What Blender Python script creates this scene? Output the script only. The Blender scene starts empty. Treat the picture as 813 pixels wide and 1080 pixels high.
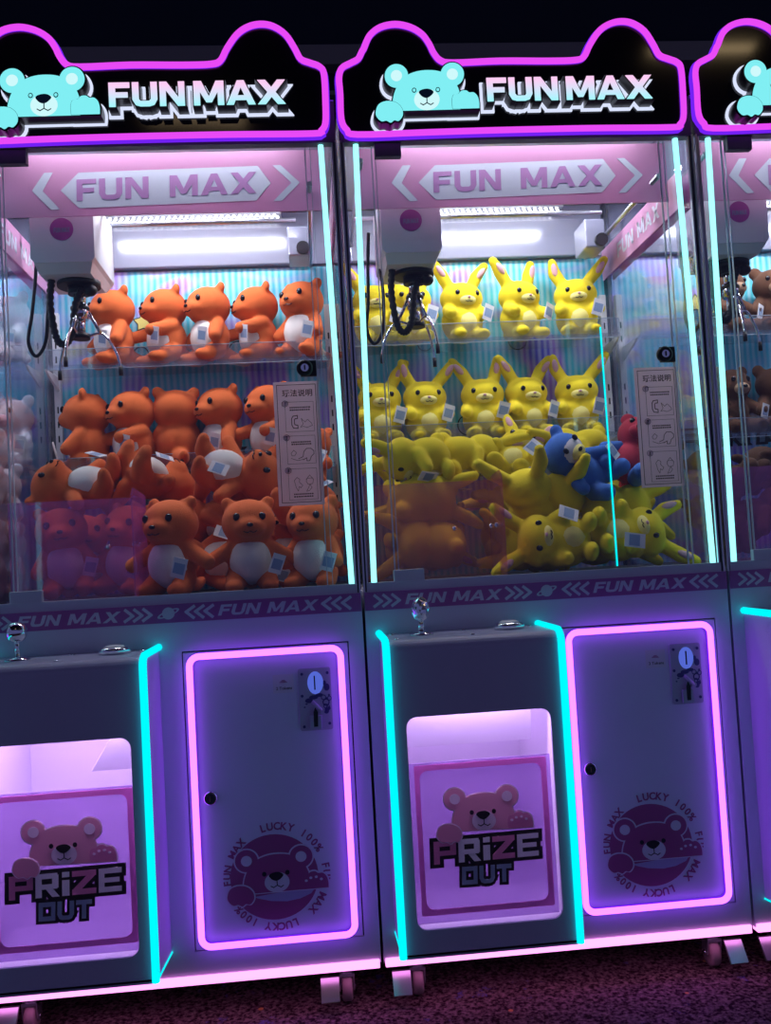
import bpy, bmesh, math, random
from mathutils import Vector, Matrix, Euler
random.seed(7)
PI = math.pi
COL = bpy.context.scene.collection
PITCH = .8          # one machine to the next
FLOOR = .065        # height of the carpet
OFF = Vector((.4, .33, FLOOR))   # a machine's base point in its own coordinates

# ---------------------------------------------------------------- camera
CAM = Vector((-.098279, -1.9096284, 1.0))
FPX = 950.
RGT = Vector((.995308, -.0789401, -.0559504)); DWN = Vector((-.051881, .0526933, -.9972621)); FWD = Vector((.0816722, .9954857, .0483506))
cd = bpy.data.cameras.new('camera'); co = bpy.data.objects.new('camera', cd); COL.objects.link(co)
m = Matrix.Identity(4)
for i in range(3):
    m[i][0] = RGT[i]; m[i][1] = -DWN[i]; m[i][2] = -FWD[i]; m[i][3] = CAM[i]
co.matrix_world = m
cd.sensor_fit = 'VERTICAL'; cd.sensor_height = 24.; cd.sensor_width = 24.*813/1080
cd.lens = FPX/1080.*24.; cd.clip_start = .05; cd.clip_end = 60
bpy.context.scene.camera = co

def un(u, w, y):
    """the point of the plane at depth y that the survey of the photograph gives for (u, w)"""
    d = RGT*((u-406.5)/FPX) + DWN*((w-540.)/FPX) + FWD
    t = (y-CAM.y)/d.y
    return CAM + d*t
def xz(pts, y, m=1):
    r = []
    for u, w in pts:
        q = un(u, w, y); r.append((q.x-(m-1)*PITCH, q.z))
    return r
def crop(o, s):
    return lambda *p: [(o[0]+a/s, o[1]+b/s) for a, b in p]
C3 = crop((380, 0), 4.065); C4 = crop((560, 0), 3.2134); CP = crop((400, 740), 3.695); CB = crop((600, 820), 3.817)
C7 = crop((380, 590), 3.3875); C8 = crop((600, 590), 3.817); CK = crop((670, 660), 8.13); CM = crop((380, 60), 5.807)

# ---------------------------------------------------------------- materials
def nodes(name):
    mt = bpy.data.materials.new(name); mt.use_nodes = True
    nt = mt.node_tree; nt.nodes.clear()
    out = nt.nodes.new('ShaderNodeOutputMaterial')
    return mt, nt, out
def N(nt, t, **k):
    n = nt.nodes.new(t)
    for a, b in k.items(): setattr(n, a, b)
    return n
def plain(name, col, rough=.5, metal=0., spec=.5, noise=0., nscale=40., bump=0., bscale=300., sheen=0., coat=0.):
    mt, nt, out = nodes(name)
    p = N(nt, 'ShaderNodeBsdfPrincipled'); nt.links.new(p.outputs[0], out.inputs[0])
    p.inputs['Base Color'].default_value = (*col, 1); p.inputs['Roughness'].default_value = rough
    p.inputs['Metallic'].default_value = metal; p.inputs['Specular IOR Level'].default_value = spec
    p.inputs['Sheen Weight'].default_value = sheen; p.inputs['Coat Weight'].default_value = coat
    tc = N(nt, 'ShaderNodeTexCoord')
    nz = N(nt, 'ShaderNodeTexNoise'); nz.inputs['Scale'].default_value = nscale; nz.inputs['Detail'].default_value = 4
    nt.links.new(tc.outputs['Object'], nz.inputs['Vector'])
    if noise:
        r = N(nt, 'ShaderNodeMix', data_type='RGBA'); r.inputs[6].default_value = (*[c*(1-noise) for c in col], 1)
        r.inputs[7].default_value = (*[min(1, c*(1+noise)) for c in col], 1)
        nt.links.new(nz.outputs[0], r.inputs[0]); nt.links.new(r.outputs[2], p.inputs['Base Color'])
    if bump:
        n2 = N(nt, 'ShaderNodeTexNoise'); n2.inputs['Scale'].default_value = bscale; n2.inputs['Detail'].default_value = 2
        nt.links.new(tc.outputs['Object'], n2.inputs['Vector'])
        b = N(nt, 'ShaderNodeBump'); b.inputs['Strength'].default_value = bump; b.inputs['Distance'].default_value = .002
        nt.links.new(n2.outputs[0], b.inputs['Height']); nt.links.new(b.outputs[0], p.inputs['Normal'])
    return mt
def glow(name, col, strength):
    mt, nt, out = nodes(name)
    e = N(nt, 'ShaderNodeEmission'); e.inputs[0].default_value = (*col, 1); e.inputs[1].default_value = strength
    nt.links.new(e.outputs[0], out.inputs[0]); return mt
def clear(name, tint=(1, 1, 1), refl=.06, rough=.01, edge=.75, body=None, bodyw=0.):
    """thin acrylic: lets light through, mirrors more at a glancing angle"""
    mt, nt, out = nodes(name)
    t = N(nt, 'ShaderNodeBsdfTransparent'); t.inputs[0].default_value = (*tint, 1)
    g = N(nt, 'ShaderNodeBsdfGlossy'); g.inputs['Roughness'].default_value = rough
    lw = N(nt, 'ShaderNodeLayerWeight'); lw.inputs[0].default_value = .5
    pw = N(nt, 'ShaderNodeMath', operation='POWER'); pw.inputs[1].default_value = 4.
    mr = N(nt, 'ShaderNodeMapRange'); mr.inputs[3].default_value = refl; mr.inputs[4].default_value = edge
    nt.links.new(lw.outputs['Facing'], pw.inputs[0]); nt.links.new(pw.outputs[0], mr.inputs[0])
    base = t
    if body:
        d = N(nt, 'ShaderNodeBsdfDiffuse'); d.inputs[0].default_value = (*body, 1)
        tl = N(nt, 'ShaderNodeBsdfTranslucent'); tl.inputs[0].default_value = (*body, 1)
        a = N(nt, 'ShaderNodeAddShader') if False else N(nt, 'ShaderNodeMixShader'); a.inputs[0].default_value = .5
        nt.links.new(d.outputs[0], a.inputs[1]); nt.links.new(tl.outputs[0], a.inputs[2])
        b = N(nt, 'ShaderNodeMixShader'); b.inputs[0].default_value = bodyw
        nt.links.new(t.outputs[0], b.inputs[1]); nt.links.new(a.outputs[0], b.inputs[2]); base = b
    mx = N(nt, 'ShaderNodeMixShader'); nt.links.new(mr.outputs[0], mx.inputs[0])
    nt.links.new(base.outputs[0], mx.inputs[1]); nt.links.new(g.outputs[0], mx.inputs[2])
    nt.links.new(mx.outputs[0], out.inputs[0]); return mt
def sheet(name, col, trans=.5):
    """printed plastic sheet that some of the light shines through"""
    mt, nt, out = nodes(name)
    p = N(nt, 'ShaderNodeBsdfPrincipled'); p.inputs['Base Color'].default_value = (*col, 1); p.inputs['Roughness'].default_value = .3
    tl = N(nt, 'ShaderNodeBsdfTranslucent'); tl.inputs[0].default_value = (*col, 1)
    x = N(nt, 'ShaderNodeMixShader'); x.inputs[0].default_value = trans
    nt.links.new(p.outputs[0], x.inputs[1]); nt.links.new(tl.outputs[0], x.inputs[2]); nt.links.new(x.outputs[0], out.inputs[0]); return mt
def holo(name):
    """rainbow foil with fine upright ribs"""
    mt, nt, out = nodes(name)
    p = N(nt, 'ShaderNodeBsdfPrincipled'); p.inputs['Roughness'].default_value = .35; p.inputs['Metallic'].default_value = .25
    tc = N(nt, 'ShaderNodeTexCoord'); mp = N(nt, 'ShaderNodeMapping'); mp.inputs['Scale'].default_value = (1.6, 1, 2.6)
    nt.links.new(tc.outputs['Object'], mp.inputs[0])
    nz = N(nt, 'ShaderNodeTexNoise'); nz.inputs['Scale'].default_value = 1.7; nz.inputs['Detail'].default_value = 1.5; nz.inputs['Distortion'].default_value = .9
    nt.links.new(mp.outputs[0], nz.inputs['Vector'])
    cr = N(nt, 'ShaderNodeValToRGB'); el = cr.color_ramp.elements
    for k, (pos, c) in enumerate([(.28, (.10, .09, .70)), (.38, (.42, .22, .80)), (.46, (.06, .52, .72)), (.53, (.10, .66, .78)), (.59, (.40, .40, .80)), (.66, (.62, .60, .12)), (.72, (.12, .60, .15)), (.82, (.70, .30, .40))]):
        e = el[k] if k < 2 else el.new(pos)
        e.position = pos; e.color = (*c, 1)
    nt.links.new(nz.outputs[0], cr.inputs[0])
    w = N(nt, 'ShaderNodeTexWave', wave_type='BANDS', bands_direction='X'); w.inputs['Scale'].default_value = 18.; w.inputs['Distortion'].default_value = 1.; w.inputs['Detail'].default_value = 1.
    nt.links.new(tc.outputs['Object'], w.inputs['Vector'])
    x = N(nt, 'ShaderNodeMix', data_type='RGBA'); x.inputs[7].default_value = (.88, .93, .97, 1); ml = N(nt, 'ShaderNodeMath', operation='MULTIPLY'); ml.inputs[1].default_value = .38
    nt.links.new(cr.outputs[0], x.inputs[6]); nt.links.new(w.outputs[0], ml.inputs[0]); nt.links.new(ml.outputs[0], x.inputs[0])
    nt.links.new(x.outputs[2], p.inputs['Base Color']); nt.links.new(p.outputs[0], out.inputs[0]); return mt
def carpet(name):
    mt, nt, out = nodes(name)
    p = N(nt, 'ShaderNodeBsdfPrincipled'); p.inputs['Roughness'].default_value = .95; p.inputs['Specular IOR Level'].default_value = .05
    tc = N(nt, 'ShaderNodeTexCoord')
    n1 = N(nt, 'ShaderNodeTexNoise'); n1.inputs['Scale'].default_value = 130.; n1.inputs['Detail'].default_value = 5
    n2 = N(nt, 'ShaderNodeTexNoise'); n2.inputs['Scale'].default_value = 11.; n2.inputs['Detail'].default_value = 6; n2.inputs['Roughness'].default_value = .75
    v = N(nt, 'ShaderNodeTexVoronoi'); v.inputs['Scale'].default_value = 9.
    for q in (n1, n2, v): nt.links.new(tc.outputs['Object'], q.inputs['Vector'])
    r1 = N(nt, 'ShaderNodeValToRGB'); r1.color_ramp.elements[0].position = .38; r1.color_ramp.elements[0].color = (.028, .014, .017, 1)
    r1.color_ramp.elements[1].position = .72; r1.color_ramp.elements[1].color = (.34, .21, .22, 1)
    nt.links.new(n1.outputs[0], r1.inputs[0])
    r2 = N(nt, 'ShaderNodeValToRGB'); r2.color_ramp.elements[0].position = .62; r2.color_ramp.elements[0].color = (0, 0, 0, 1); r2.color_ramp.elements[1].position = .66
    nt.links.new(n2.outputs[0], r2.inputs[0])
    x = N(nt, 'ShaderNodeMix', data_type='RGBA'); x.inputs[7].default_value = (.16, .12, .34, 1)
    nt.links.new(r2.outputs[0], x.inputs[0]); nt.links.new(r1.outputs[0], x.inputs[6])
    r3 = N(nt, 'ShaderNodeValToRGB'); r3.color_ramp.elements[0].position = .045; r3.color_ramp.elements[0].color = (1, 1, 1, 1); r3.color_ramp.elements[1].position = .06; r3.color_ramp.elements[1].color = (0, 0, 0, 1)
    nt.links.new(v.outputs['Distance'], r3.inputs[0])
    x2 = N(nt, 'ShaderNodeMix', data_type='RGBA'); x2.inputs[7].default_value = (.75, .3, .12, 1)
    nt.links.new(r3.outputs[0], x2.inputs[0]); nt.links.new(x.outputs[2], x2.inputs[6]); nt.links.new(x2.outputs[2], p.inputs['Base Color'])
    b = N(nt, 'ShaderNodeBump'); b.inputs['Strength'].default_value = .8; b.inputs['Distance'].default_value = .006
    nt.links.new(n1.outputs[0], b.inputs['Height']); nt.links.new(b.outputs[0], p.inputs['Normal'])
    nt.links.new(p.outputs[0], out.inputs[0]); return mt
def ramp_glow(name, c0, c1, z0, z1, strength):
    """lit sign face whose print runs from one colour to another up its height"""
    mt, nt, out = nodes(name)
    e = N(nt, 'ShaderNodeEmission'); e.inputs[1].default_value = strength
    tc = N(nt, 'ShaderNodeTexCoord'); sx = N(nt, 'ShaderNodeSeparateXYZ'); mr = N(nt, 'ShaderNodeMapRange')
    mr.inputs[1].default_value = z0; mr.inputs[2].default_value = z1
    x = N(nt, 'ShaderNodeMix', data_type='RGBA'); x.inputs[6].default_value = (*c0, 1); x.inputs[7].default_value = (*c1, 1)
    nt.links.new(tc.outputs['Object'], sx.inputs[0]); nt.links.new(sx.outputs[2], mr.inputs[0]); nt.links.new(mr.outputs[0], x.inputs[0])
    nt.links.new(x.outputs[2], e.inputs[0]); nt.links.new(e.outputs[0], out.inputs[0]); return mt

M = dict(
    cabinet=plain('cabinet_paint', (.60, .57, .74), .38, 0, .5, .05, 6),
    console=plain('console_paint', (.46, .46, .66), .3, 0, .5, .05, 6),
    seam=plain('seam_black', (.012, .012, .016), .6),
    black=plain('black_gloss', (.006, .006, .009), .08, 0, .5),
    blackmatt=plain('black_rubber', (.012, .012, .013), .55),
    dark=plain('dark_grey', (.07, .07, .09), .45),
    steel=plain('brushed_aluminium', (.62, .64, .70), .28, .9),
    chrome=plain('chrome', (.85, .86, .9), .07, 1.),
    sill=plain('sill_grey', (.56, .58, .70), .4, .2),
    white=plain('white_plastic', (.80, .80, .84), .35),
    glosswhite=plain('white_gloss', (.33, .34, .45), .14, .1, .9),
    belt=plain('belt_purple', (.36, .09, .34), .35),
    beltlight=plain('belt_print', (.62, .58, .74), .4),
    banner=sheet('banner_pink', (.82, .44, .70), .3),
    bannerwhite=plain('banner_white', (.80, .83, .97), .3),
    bannertext=plain('banner_letters', (.62, .32, .66), .3),
    holo=holo('rainbow_foil'),
    glass=clear('clear_acrylic', (.97, .98, 1.), .035, .01, .6),
    shelfglass=clear('shelf_acrylic', (.90, .92, .97), .06, .03, .6, (.8, .85, .95), .06),
    edge=plain('acrylic_edge', (.62, .74, .85), .2, .3),
    pinkacrylic=clear('pink_acrylic', (.98, .77, .72), .05, .02, .5, (.80, .30, .42), .13),
    purpleacrylic=clear('magenta_acrylic', (.96, .70, .95), .05, .02, .5, (.75, .28, .74), .20),
    flap=clear('lilac_flap', (.86, .72, .95), .05, .02, .4, (.72, .55, .9), .45),
    flapframe=plain('flap_frame_pink', (.86, .20, .66), .35),
    chamber=plain('chamber_white', (.78, .72, .84), .4),
    cyan=glow('cyan_tube_light', (.30, .97, 1.), 1.6),
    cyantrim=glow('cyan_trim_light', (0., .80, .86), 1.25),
    pink=glow('pink_neon', (1.5, .30, 4.2), 1.25),
    pinkbase=glow('pink_base_light', (1., .28, .85), 2.2),
    magenta=glow('magenta_neon', (.82, .07, .92), 1.0),
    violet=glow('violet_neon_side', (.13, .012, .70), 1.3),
    led=glow('white_led', (1., .97, .95), 7.),
    bearface=glow('bear_sign_cyan', (.22, .86, .90), 1.),
    bearlight=glow('bear_sign_pale', (.62, .95, .97), 1.),
    bearline=plain('bear_sign_line', (.02, .10, .16), .5),
    signwhite=glow('sign_white_rim', (.72, .78, 1.), 1.),
    signside=plain('sign_side_black', (.006, .006, .01), .3),
    name=ramp_glow('name_sign_face', (.40, .92, 1.), (1., .62, .92), 1.968-FLOOR, 2.012-FLOOR, 1.),
    pinkbear=plain('print_pink_bear', (.84, .36, .50), .5),
    pinkdeep=plain('print_pink_deep', (.74, .24, .44), .5),
    pinkpale=plain('print_pink_pale', (.88, .72, .84), .5),
    printblack=plain('print_black', (.006, .006, .010), .5),
    printwhite=plain('print_white', (.88, .88, .90), .5),
    printteal=plain('print_slate', (.22, .34, .44), .5),
    badge=plain('badge_rose', (.31, .06, .20), .5),
    badgepale=plain('badge_pale', (.60, .55, .68), .5),
    badgemouth=plain('badge_lavender', (.36, .32, .56), .5),
    plate=plain('coin_plate', (.40, .36, .50), .4, 0.),
    ink=plain('plate_ink', (.05, .04, .17), .4),
    coinlight=glow('coin_slot_light', (.11, .17, .80), .8),
    paper=sheet('sign_paper', (.92, .84, .90), .6),
    card=plain('card_paper', (.62, .58, .66), .5),
    paperline=plain('sign_ink', (.01, .01, .014), .5),
    tag=plain('tag_paper', (.86, .86, .88), .5),
    tagprint=plain('tag_print', (.30, .42, .62), .5),
    caster=plain('caster_rubber', (.46, .30, .32), .5),
    crystal=plain('crystal', (.90, .92, 1.), .10, .75, 1.),
    wheelgrey=plain('wheel_dark', (.02, .02, .025), .35),
    orange=plain('plush_orange', (.71, .145, .034), .85, 0, .2, .10, 25, .5, 420, .06),
    cream=plain('plush_cream', (.80, .76, .72), .9, 0, .2, .06, 25, .5, 420, .06),
    yellow=plain('plush_yellow', (.86, .68, .020), .85, 0, .2, .08, 25, .5, 420, .06),
    paleyellow=plain('plush_pale_yellow', (.90, .80, .25), .9, 0, .2, .05, 25, .5, 420, .06),
    brown=plain('plush_brown', (.12, .055, .03), .9, 0, .2, .15, 25, .6, 420, .06),
    tan=plain('plush_tan', (.34, .22, .14), .9, 0, .2, .1, 25, .6, 420, .06),
    whiteplush=plain('plush_white', (.78, .74, .78), .9, 0, .2, .05, 25, .6, 420, .06),
    rose=plain('plush_rose', (.72, .42, .48), .9, 0, .2, .08, 25, .6, 420, .06),
    blue=plain('plush_blue', (.05, .16, .52), .85, 0, .2, .12, 25, .5, 420, .06),
    red=plain('plush_red', (.42, .03, .06), .85, 0, .2, .12, 25, .5, 420, .06),
    bead=plain('bead_black', (.006, .006, .008), .12),
)

# ---------------------------------------------------------------- mesh building
class MB:
    def __init__(s, *mats):
        s.bm = bmesh.new(); s.mats = list(mats) or ['cabinet']
    def mi(s, mat):
        if mat is None: return 0
        if mat not in s.mats: s.mats.append(mat)
        return s.mats.index(mat)
    def face(s, vs, mat=None, smooth=False):
        try: f = s.bm.faces.new(vs)
        except ValueError: return None
        f.material_index = s.mi(mat); f.smooth = smooth; return f
    def box(s, x0, x1, y0, y1, z0, z1, mat=None, bev=0.):
        if bev:
            t = bmesh.new(); bmesh.ops.create_cube(t, size=1)
            for v in t.verts: v.co = Vector(((x0+x1)/2+v.co.x*(x1-x0), (y0+y1)/2+v.co.y*(y1-y0), (z0+z1)/2+v.co.z*(z1-z0)))
            bmesh.ops.bevel(t, geom=t.edges[:], offset=bev, segments=2, affect='EDGES', profile=.5)
            s.merge(t, mat); return s
        v = [s.bm.verts.new((x, y, z)) for x in (x0, x1) for y in (y0, y1) for z in (z0, z1)]
        for q in ((0, 1, 3, 2), (4, 6, 7, 5), (0, 4, 5, 1), (2, 3, 7, 6), (0, 2, 6, 4), (1, 5, 7, 3)): s.face([v[i] for i in q], mat)
        return s
    def merge(s, t, mat=None, mtx=None, smooth=False):
        mp = {}
        for v in t.verts: mp[v] = s.bm.verts.new(mtx @ v.co if mtx else v.co)
        for f in t.faces: s.face([mp[v] for v in f.verts], mat, smooth)
        t.free()
    def prism(s, pts, y0, y1, mat=None, side=None, back=True):
        """outline in (x, z), front at y0, back at y1"""
        s.k = getattr(s, 'k', 0)+1; y0 -= (s.k % 9)*1.6e-5      # overlapping prints must not lie in one plane
        a = 0
        for i in range(len(pts)):
            p, q = pts[i], pts[(i+1) % len(pts)]; a += p[0]*q[1]-q[0]*p[1]
        if a < 0: pts = pts[::-1]
        f = [s.bm.verts.new((x, y0, z)) for x, z in pts]
        s.face(f, mat)
        if abs(y1-y0) > 1e-9:
            b = [s.bm.verts.new((x, y1, z)) for x, z in pts]; n = len(pts)
            if back: s.face(b[::-1], side or mat)
            for i in range(n): s.face([f[(i+1) % n], f[i], b[i], b[(i+1) % n]], side or mat)
        return s
    def frame(s, outer, inner, y0, y1, mat=None):
        """plate with a hole; outer and inner outlines have as many points, matched one to one"""
        n = len(outer)
        R = [[s.bm.verts.new((x, y, z)) for x, z in o] for y in (y0, y1) for o in (outer, inner)]
        for i in range(n):
            j = (i+1) % n
            s.face([R[0][i], R[0][j], R[1][j], R[1][i]], mat); s.face([R[2][i], R[3][i], R[3][j], R[2][j]], mat)
            s.face([R[0][i], R[2][i], R[2][j], R[0][j]], mat); s.face([R[1][i], R[1][j], R[3][j], R[3][i]], mat)
        return s
    def tube(s, path, r, mat=None, closed=False, n=8, sy=1.):
        P = [Vector(p) for p in path]; rings = []
        L = len(P)
        up = None
        for i in range(L):
            if closed: d = (P[(i+1) % L]-P[i-1])
            else: d = P[min(i+1, L-1)]-P[max(i-1, 0)]
            d.normalize()
            if up is None:
                up = Vector((0, 1, 0)) if abs(d.y) < .9 else Vector((0, 0, 1))
            a = (up - d*up.dot(d)).normalized(); b = d.cross(a); up = a
            rr = r[i] if isinstance(r, (list, tuple)) else r
            rings.append([s.bm.verts.new(P[i]+a*(rr*sy*math.cos(2*PI*k/n))+b*(rr*math.sin(2*PI*k/n))) for k in range(n)])
        for i in range(L if closed else L-1):
            A, B = rings[i], rings[(i+1) % L]
            for k in range(n): s.face([A[k], A[(k+1) % n], B[(k+1) % n], B[k]], mat, True)
        if not closed:
            s.face(rings[0][::-1], mat); s.face(rings[-1], mat)
        return s
    def cyl(s, a, b, r, mat=None, n=20, r2=None):
        a, b = Vector(a), Vector(b); r2 = r if r2 is None else r2
        d = (b-a).normalized(); u = Vector((0, 0, 1)) if abs(d.z) < .9 else Vector((1, 0, 0))
        e = (u-d*u.dot(d)).normalized(); f = d.cross(e)
        A = [s.bm.verts.new(a+(e*math.cos(2*PI*k/n)+f*math.sin(2*PI*k/n))*r) for k in range(n)]
        B = [s.bm.verts.new(b+(e*math.cos(2*PI*k/n)+f*math.sin(2*PI*k/n))*r2) for k in range(n)]
        for k in range(n): s.face([A[k], A[(k+1) % n], B[(k+1) % n], B[k]], mat, True)
        s.face(A[::-1], mat); s.face(B, mat); return s
    def ell(s, c, r, mat=None, rot=None, sub=3, smooth=True):
        t = bmesh.new(); bmesh.ops.create_icosphere(t, subdivisions=sub, radius=1)
        R = Euler(rot).to_matrix().to_4x4() if rot else Matrix.Identity(4)
        s.merge(t, mat, Matrix.Translation(Vector(c)) @ R @ Matrix.Diagonal((*r, 1)), smooth); return s
    def caps(s, a, b, r0, r1, mat=None, k=5):
        a, b = Vector(a), Vector(b)
        for i in range(k+1):
            q = i/k; rr = r0+(r1-r0)*q; s.ell(a.lerp(b, q), (rr, rr, rr), mat, sub=2)
        return s
    def lathe(s, prof, c, mat=None, n=24, axis='z'):
        rings = []
        for r, h in prof:
            rr = []
            for k in range(n):
                a = 2*PI*k/n; x, y = r*math.cos(a), r*math.sin(a)
                p = (x, y, h) if axis == 'z' else (x, -h, y)
                rr.append(s.bm.verts.new(Vector(c)+Vector(p)))
            rings.append(rr)
        for A, B in zip(rings, rings[1:]):
            for k in range(n): s.face([A[k], A[(k+1) % n], B[(k+1) % n], B[k]], mat, True)
        s.face(rings[0][::-1], mat); s.face(rings[-1], mat); return s
    def mesh(s, name, off=None):
        if off is not None:
            for v in s.bm.verts: v.co -= off
        bmesh.ops.recalc_face_normals(s.bm, faces=s.bm.faces[:]) if len(s.bm.faces) < 60000 else None
        me = bpy.data.meshes.new(name); s.bm.to_mesh(me); s.bm.free()
        for k in s.mats: me.materials.append(M[k])
        return me
    def build(s, name, parent=None, off=OFF, label=None):
        o = bpy.data.objects.new(name, s.mesh(name, off)); COL.objects.link(o)
        if parent: o.parent = parent
        if label: o['label'] = label
        return o
def empty(name, loc, rot=(0, 0, 0), label=None, cat=None, group=None):
    o = bpy.data.objects.new(name, None); COL.objects.link(o); o.location = loc; o.rotation_euler = rot; o.empty_display_size = .05
    o['label'] = label; o['category'] = cat
    if group: o['group'] = group
    return o

def rrect(x0, x1, z0, z1, r, n=5):
    p = []
    for cx, cz, a in ((x1-r, z1-r, 0), (x0+r, z1-r, 90), (x0+r, z0+r, 180), (x1-r, z0+r, 270)):
        for k in range(n+1):
            t = math.radians(a+90*k/n); p.append((cx+r*math.cos(t), cz+r*math.sin(t)))
    return p
def rectlike(x0, x1, z0, z1, n=5):
    """square-cornered outline with the same number of points as rrect"""
    p = []
    for cx, cz in ((x1, z1), (x0, z1), (x0, z0), (x1, z0)): p += [(cx, cz)]*(n+1)
    # spread the points a little along the sides so none coincide
    out = []
    q = rrect(x0, x1, z0, z1, min(x1-x0, z1-z0)*.02, n)
    for (a, b), (c, d) in zip(p, q): out.append((c, d))
    return out
def elps(cx, cy, rx, ry, n=32, a0=0, a1=360, rot=0):
    p = []; cr, sr = math.cos(math.radians(rot)), math.sin(math.radians(rot))
    m_ = n if a1-a0 >= 360 else n+1
    for k in range(m_):
        t = math.radians(a0+(a1-a0)*k/n); x, y = rx*math.cos(t), ry*math.sin(t)
        p.append((cx+x*cr-y*sr, cy+x*sr+y*cr))
    return p
def smooth(pts, k=4, closed=True):
    o = []; n = len(pts)
    for i in range(n if closed else n-1):
        g = (lambda j: pts[j % n]) if closed else (lambda j: pts[max(0, min(n-1, j))])
        p0, p1, p2, p3 = g(i-1), g(i), g(i+1), g(i+2)
        for q in range(k):
            t = q/k
            o.append(tuple(.5*((2*b)+(-a+c)*t+(2*a-5*b+4*c-d)*t*t+(-a+3*b-3*c+d)*t**3) for a, b, c, d in zip(p0, p1, p2, p3)))
    if not closed: o.append(pts[-1])
    return o
def inflate(poly, d):
    """push the sides of a convex outline out by d"""
    n = len(poly); a = sum(poly[i][0]*poly[(i+1) % n][1]-poly[(i+1) % n][0]*poly[i][1] for i in range(n))
    if a < 0: poly = poly[::-1]
    r = []
    for i in range(n):
        p, q, s_ = Vector(poly[i-1]), Vector(poly[i]), Vector(poly[(i+1) % n])
        u, v = (q-p).normalized(), (s_-q).normalized()
        n1, n2 = Vector((u.y, -u.x)), Vector((v.y, -v.x))
        b = n1+n2; k = b.dot(n1)
        b = b/max(k, .35)
        r.append(tuple(q+b*d))
    return r

# wide block letters, unit height: convex pieces
def bar(x0, y0, x1, y1): return [(x0, y0), (x1, y0), (x1, y1), (x0, y1)]
def mir(p, w): return [(w-x, y) for x, y in p]
GL = {
    'F': (.80, [bar(0, 0, .25, 1), bar(0, .78, .80, 1), bar(0, .38, .72, .59)]),
    'U': (.95, [bar(0, .28, .25, 1), bar(.70, .28, .95, 1), [(0, .28), (.25, .30), (.33, .20), (.30, 0), (.12, .06)], [(.95, .28), (.70, .30), (.62, .20), (.65, 0), (.83, .06)], bar(.30, 0, .65, .22)]),
    'N': (.95, [bar(0, 0, .24, 1), bar(.71, 0, .95, 1), [(0, 1), (.27, 1), (.95, 0), (.68, 0)]]),
    'M': (1.15, [bar(0, 0, .24, 1), bar(.91, 0, 1.15, 1), [(0, 1), (.30, 1), (.68, .12), (.47, .12)], mir([(0, 1), (.30, 1), (.68, .12), (.47, .12)], 1.15)]),
    'A': (1.10, [[(0, 0), (.27, 0), (.66, 1), (.42, 1)], mir([(0, 0), (.27, 0), (.66, 1), (.42, 1)], 1.10), bar(.24, .19, .86, .38)]),
    'X': (1.05, [[(0, 0), (.30, 0), (1.05, 1), (.75, 1)], mir([(0, 0), (.30, 0), (1.05, 1), (.75, 1)], 1.05)]),
    'P': (.92, [bar(0, 0, .24, 1), bar(0, .76, .92, 1), bar(.68, .36, .92, 1), bar(0, .36, .92, .57)]),
    'R': (.92, [bar(0, 0, .24, 1), bar(0, .78, .84, 1), bar(.64, .38, .88, .92), bar(.12, .34, .84, .55), [(.38, .36), (.66, .36), (.92, 0), (.64, 0)]]),
    'i': (.28, [bar(0, 0, .28, .66), bar(0, .78, .28, 1)]),
    'Z': (.92, [bar(0, .77, .92, 1), bar(0, 0, .92, .23), [(0, .2), (.34, .2), (.92, .8), (.58, .8)]]),
    'E': (.88, [bar(0, 0, .22, 1), bar(0, .78, .88, 1), bar(0, .40, .80, .60), bar(0, 0, .88, .22)]),
    'O': (.95, [bar(0, 0, .24, .94), bar(.71, .06, .95, 1), bar(0, .76, .95, 1), bar(0, 0, .95, .24)]),
    'T': (.90, [bar(0, .76, .90, 1), bar(.33, 0, .57, 1)]),
    ' ': (.30, []),
}
def word(s, gap=.10, space=None):
    x = 0; out = []
    for ch in s:
        w, ps = GL[ch]
        if ch == ' ' and space is not None: w = space
        out.append((ch, [[(a+x, b) for a, b in p] for p in ps])); x += w+gap
    return out, x-gap
def lay(s, BL, BR, up, gap=.10, space=None, grow=0.):
    """letters set between two points of the photograph; returns (letter, outline) in photo points"""
    L, W = word(s, gap, space); o = []
    for ch, ps in L:
        for p in ps:
            if grow: p = inflate(p, grow)
            o.append((ch, [(BL[0]+(BR[0]-BL[0])*a/W+up[0]*b, BL[1]+(BR[1]-BL[1])*a/W+up[1]*b) for a, b in p]))
    return o

_fc = {}
def font_tris(ch, bold=.02):
    """triangles of one typeset character, unit size, with its width"""
    if (ch, bold) in _fc: return _fc[ch, bold]
    cu = bpy.data.curves.new('typeset', 'FONT'); cu.body = ch; cu.size = 1; cu.offset = bold; cu.resolution_u = 3
    ob = bpy.data.objects.new('typeset', cu); COL.objects.link(ob)
    dg = bpy.context.evaluated_depsgraph_get(); dg.update()
    me = ob.evaluated_get(dg).to_mesh(); me.calc_loop_triangles()
    vs = [(v.co.x, v.co.y) for v in me.vertices]
    tris = [[vs[i] for i in t.vertices] for t in me.loop_triangles]
    x0 = min((v[0] for v in vs), default=0); x1 = max((v[0] for v in vs), default=.3)
    tris = [[(a-x0, b) for a, b in t] for t in tris]
    ob.evaluated_get(dg).to_mesh_clear(); bpy.data.objects.remove(ob); bpy.data.curves.remove(cu)
    _fc[ch, bold] = (tris, x1-x0); return _fc[ch, bold]
def typeset(s, x, z, size, gap=.12, bold=.02, sx=1.):
    out = []; cx = x
    for ch in s:
        if ch == ' ': cx += size*.3*sx; continue
        t, w = font_tris(ch, bold)
        out += [[(cx+a*size*sx, z+b*size) for a, b in q] for q in t]; cx += (w+gap)*size*sx
    return out, cx-gap*size*sx-x
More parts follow.
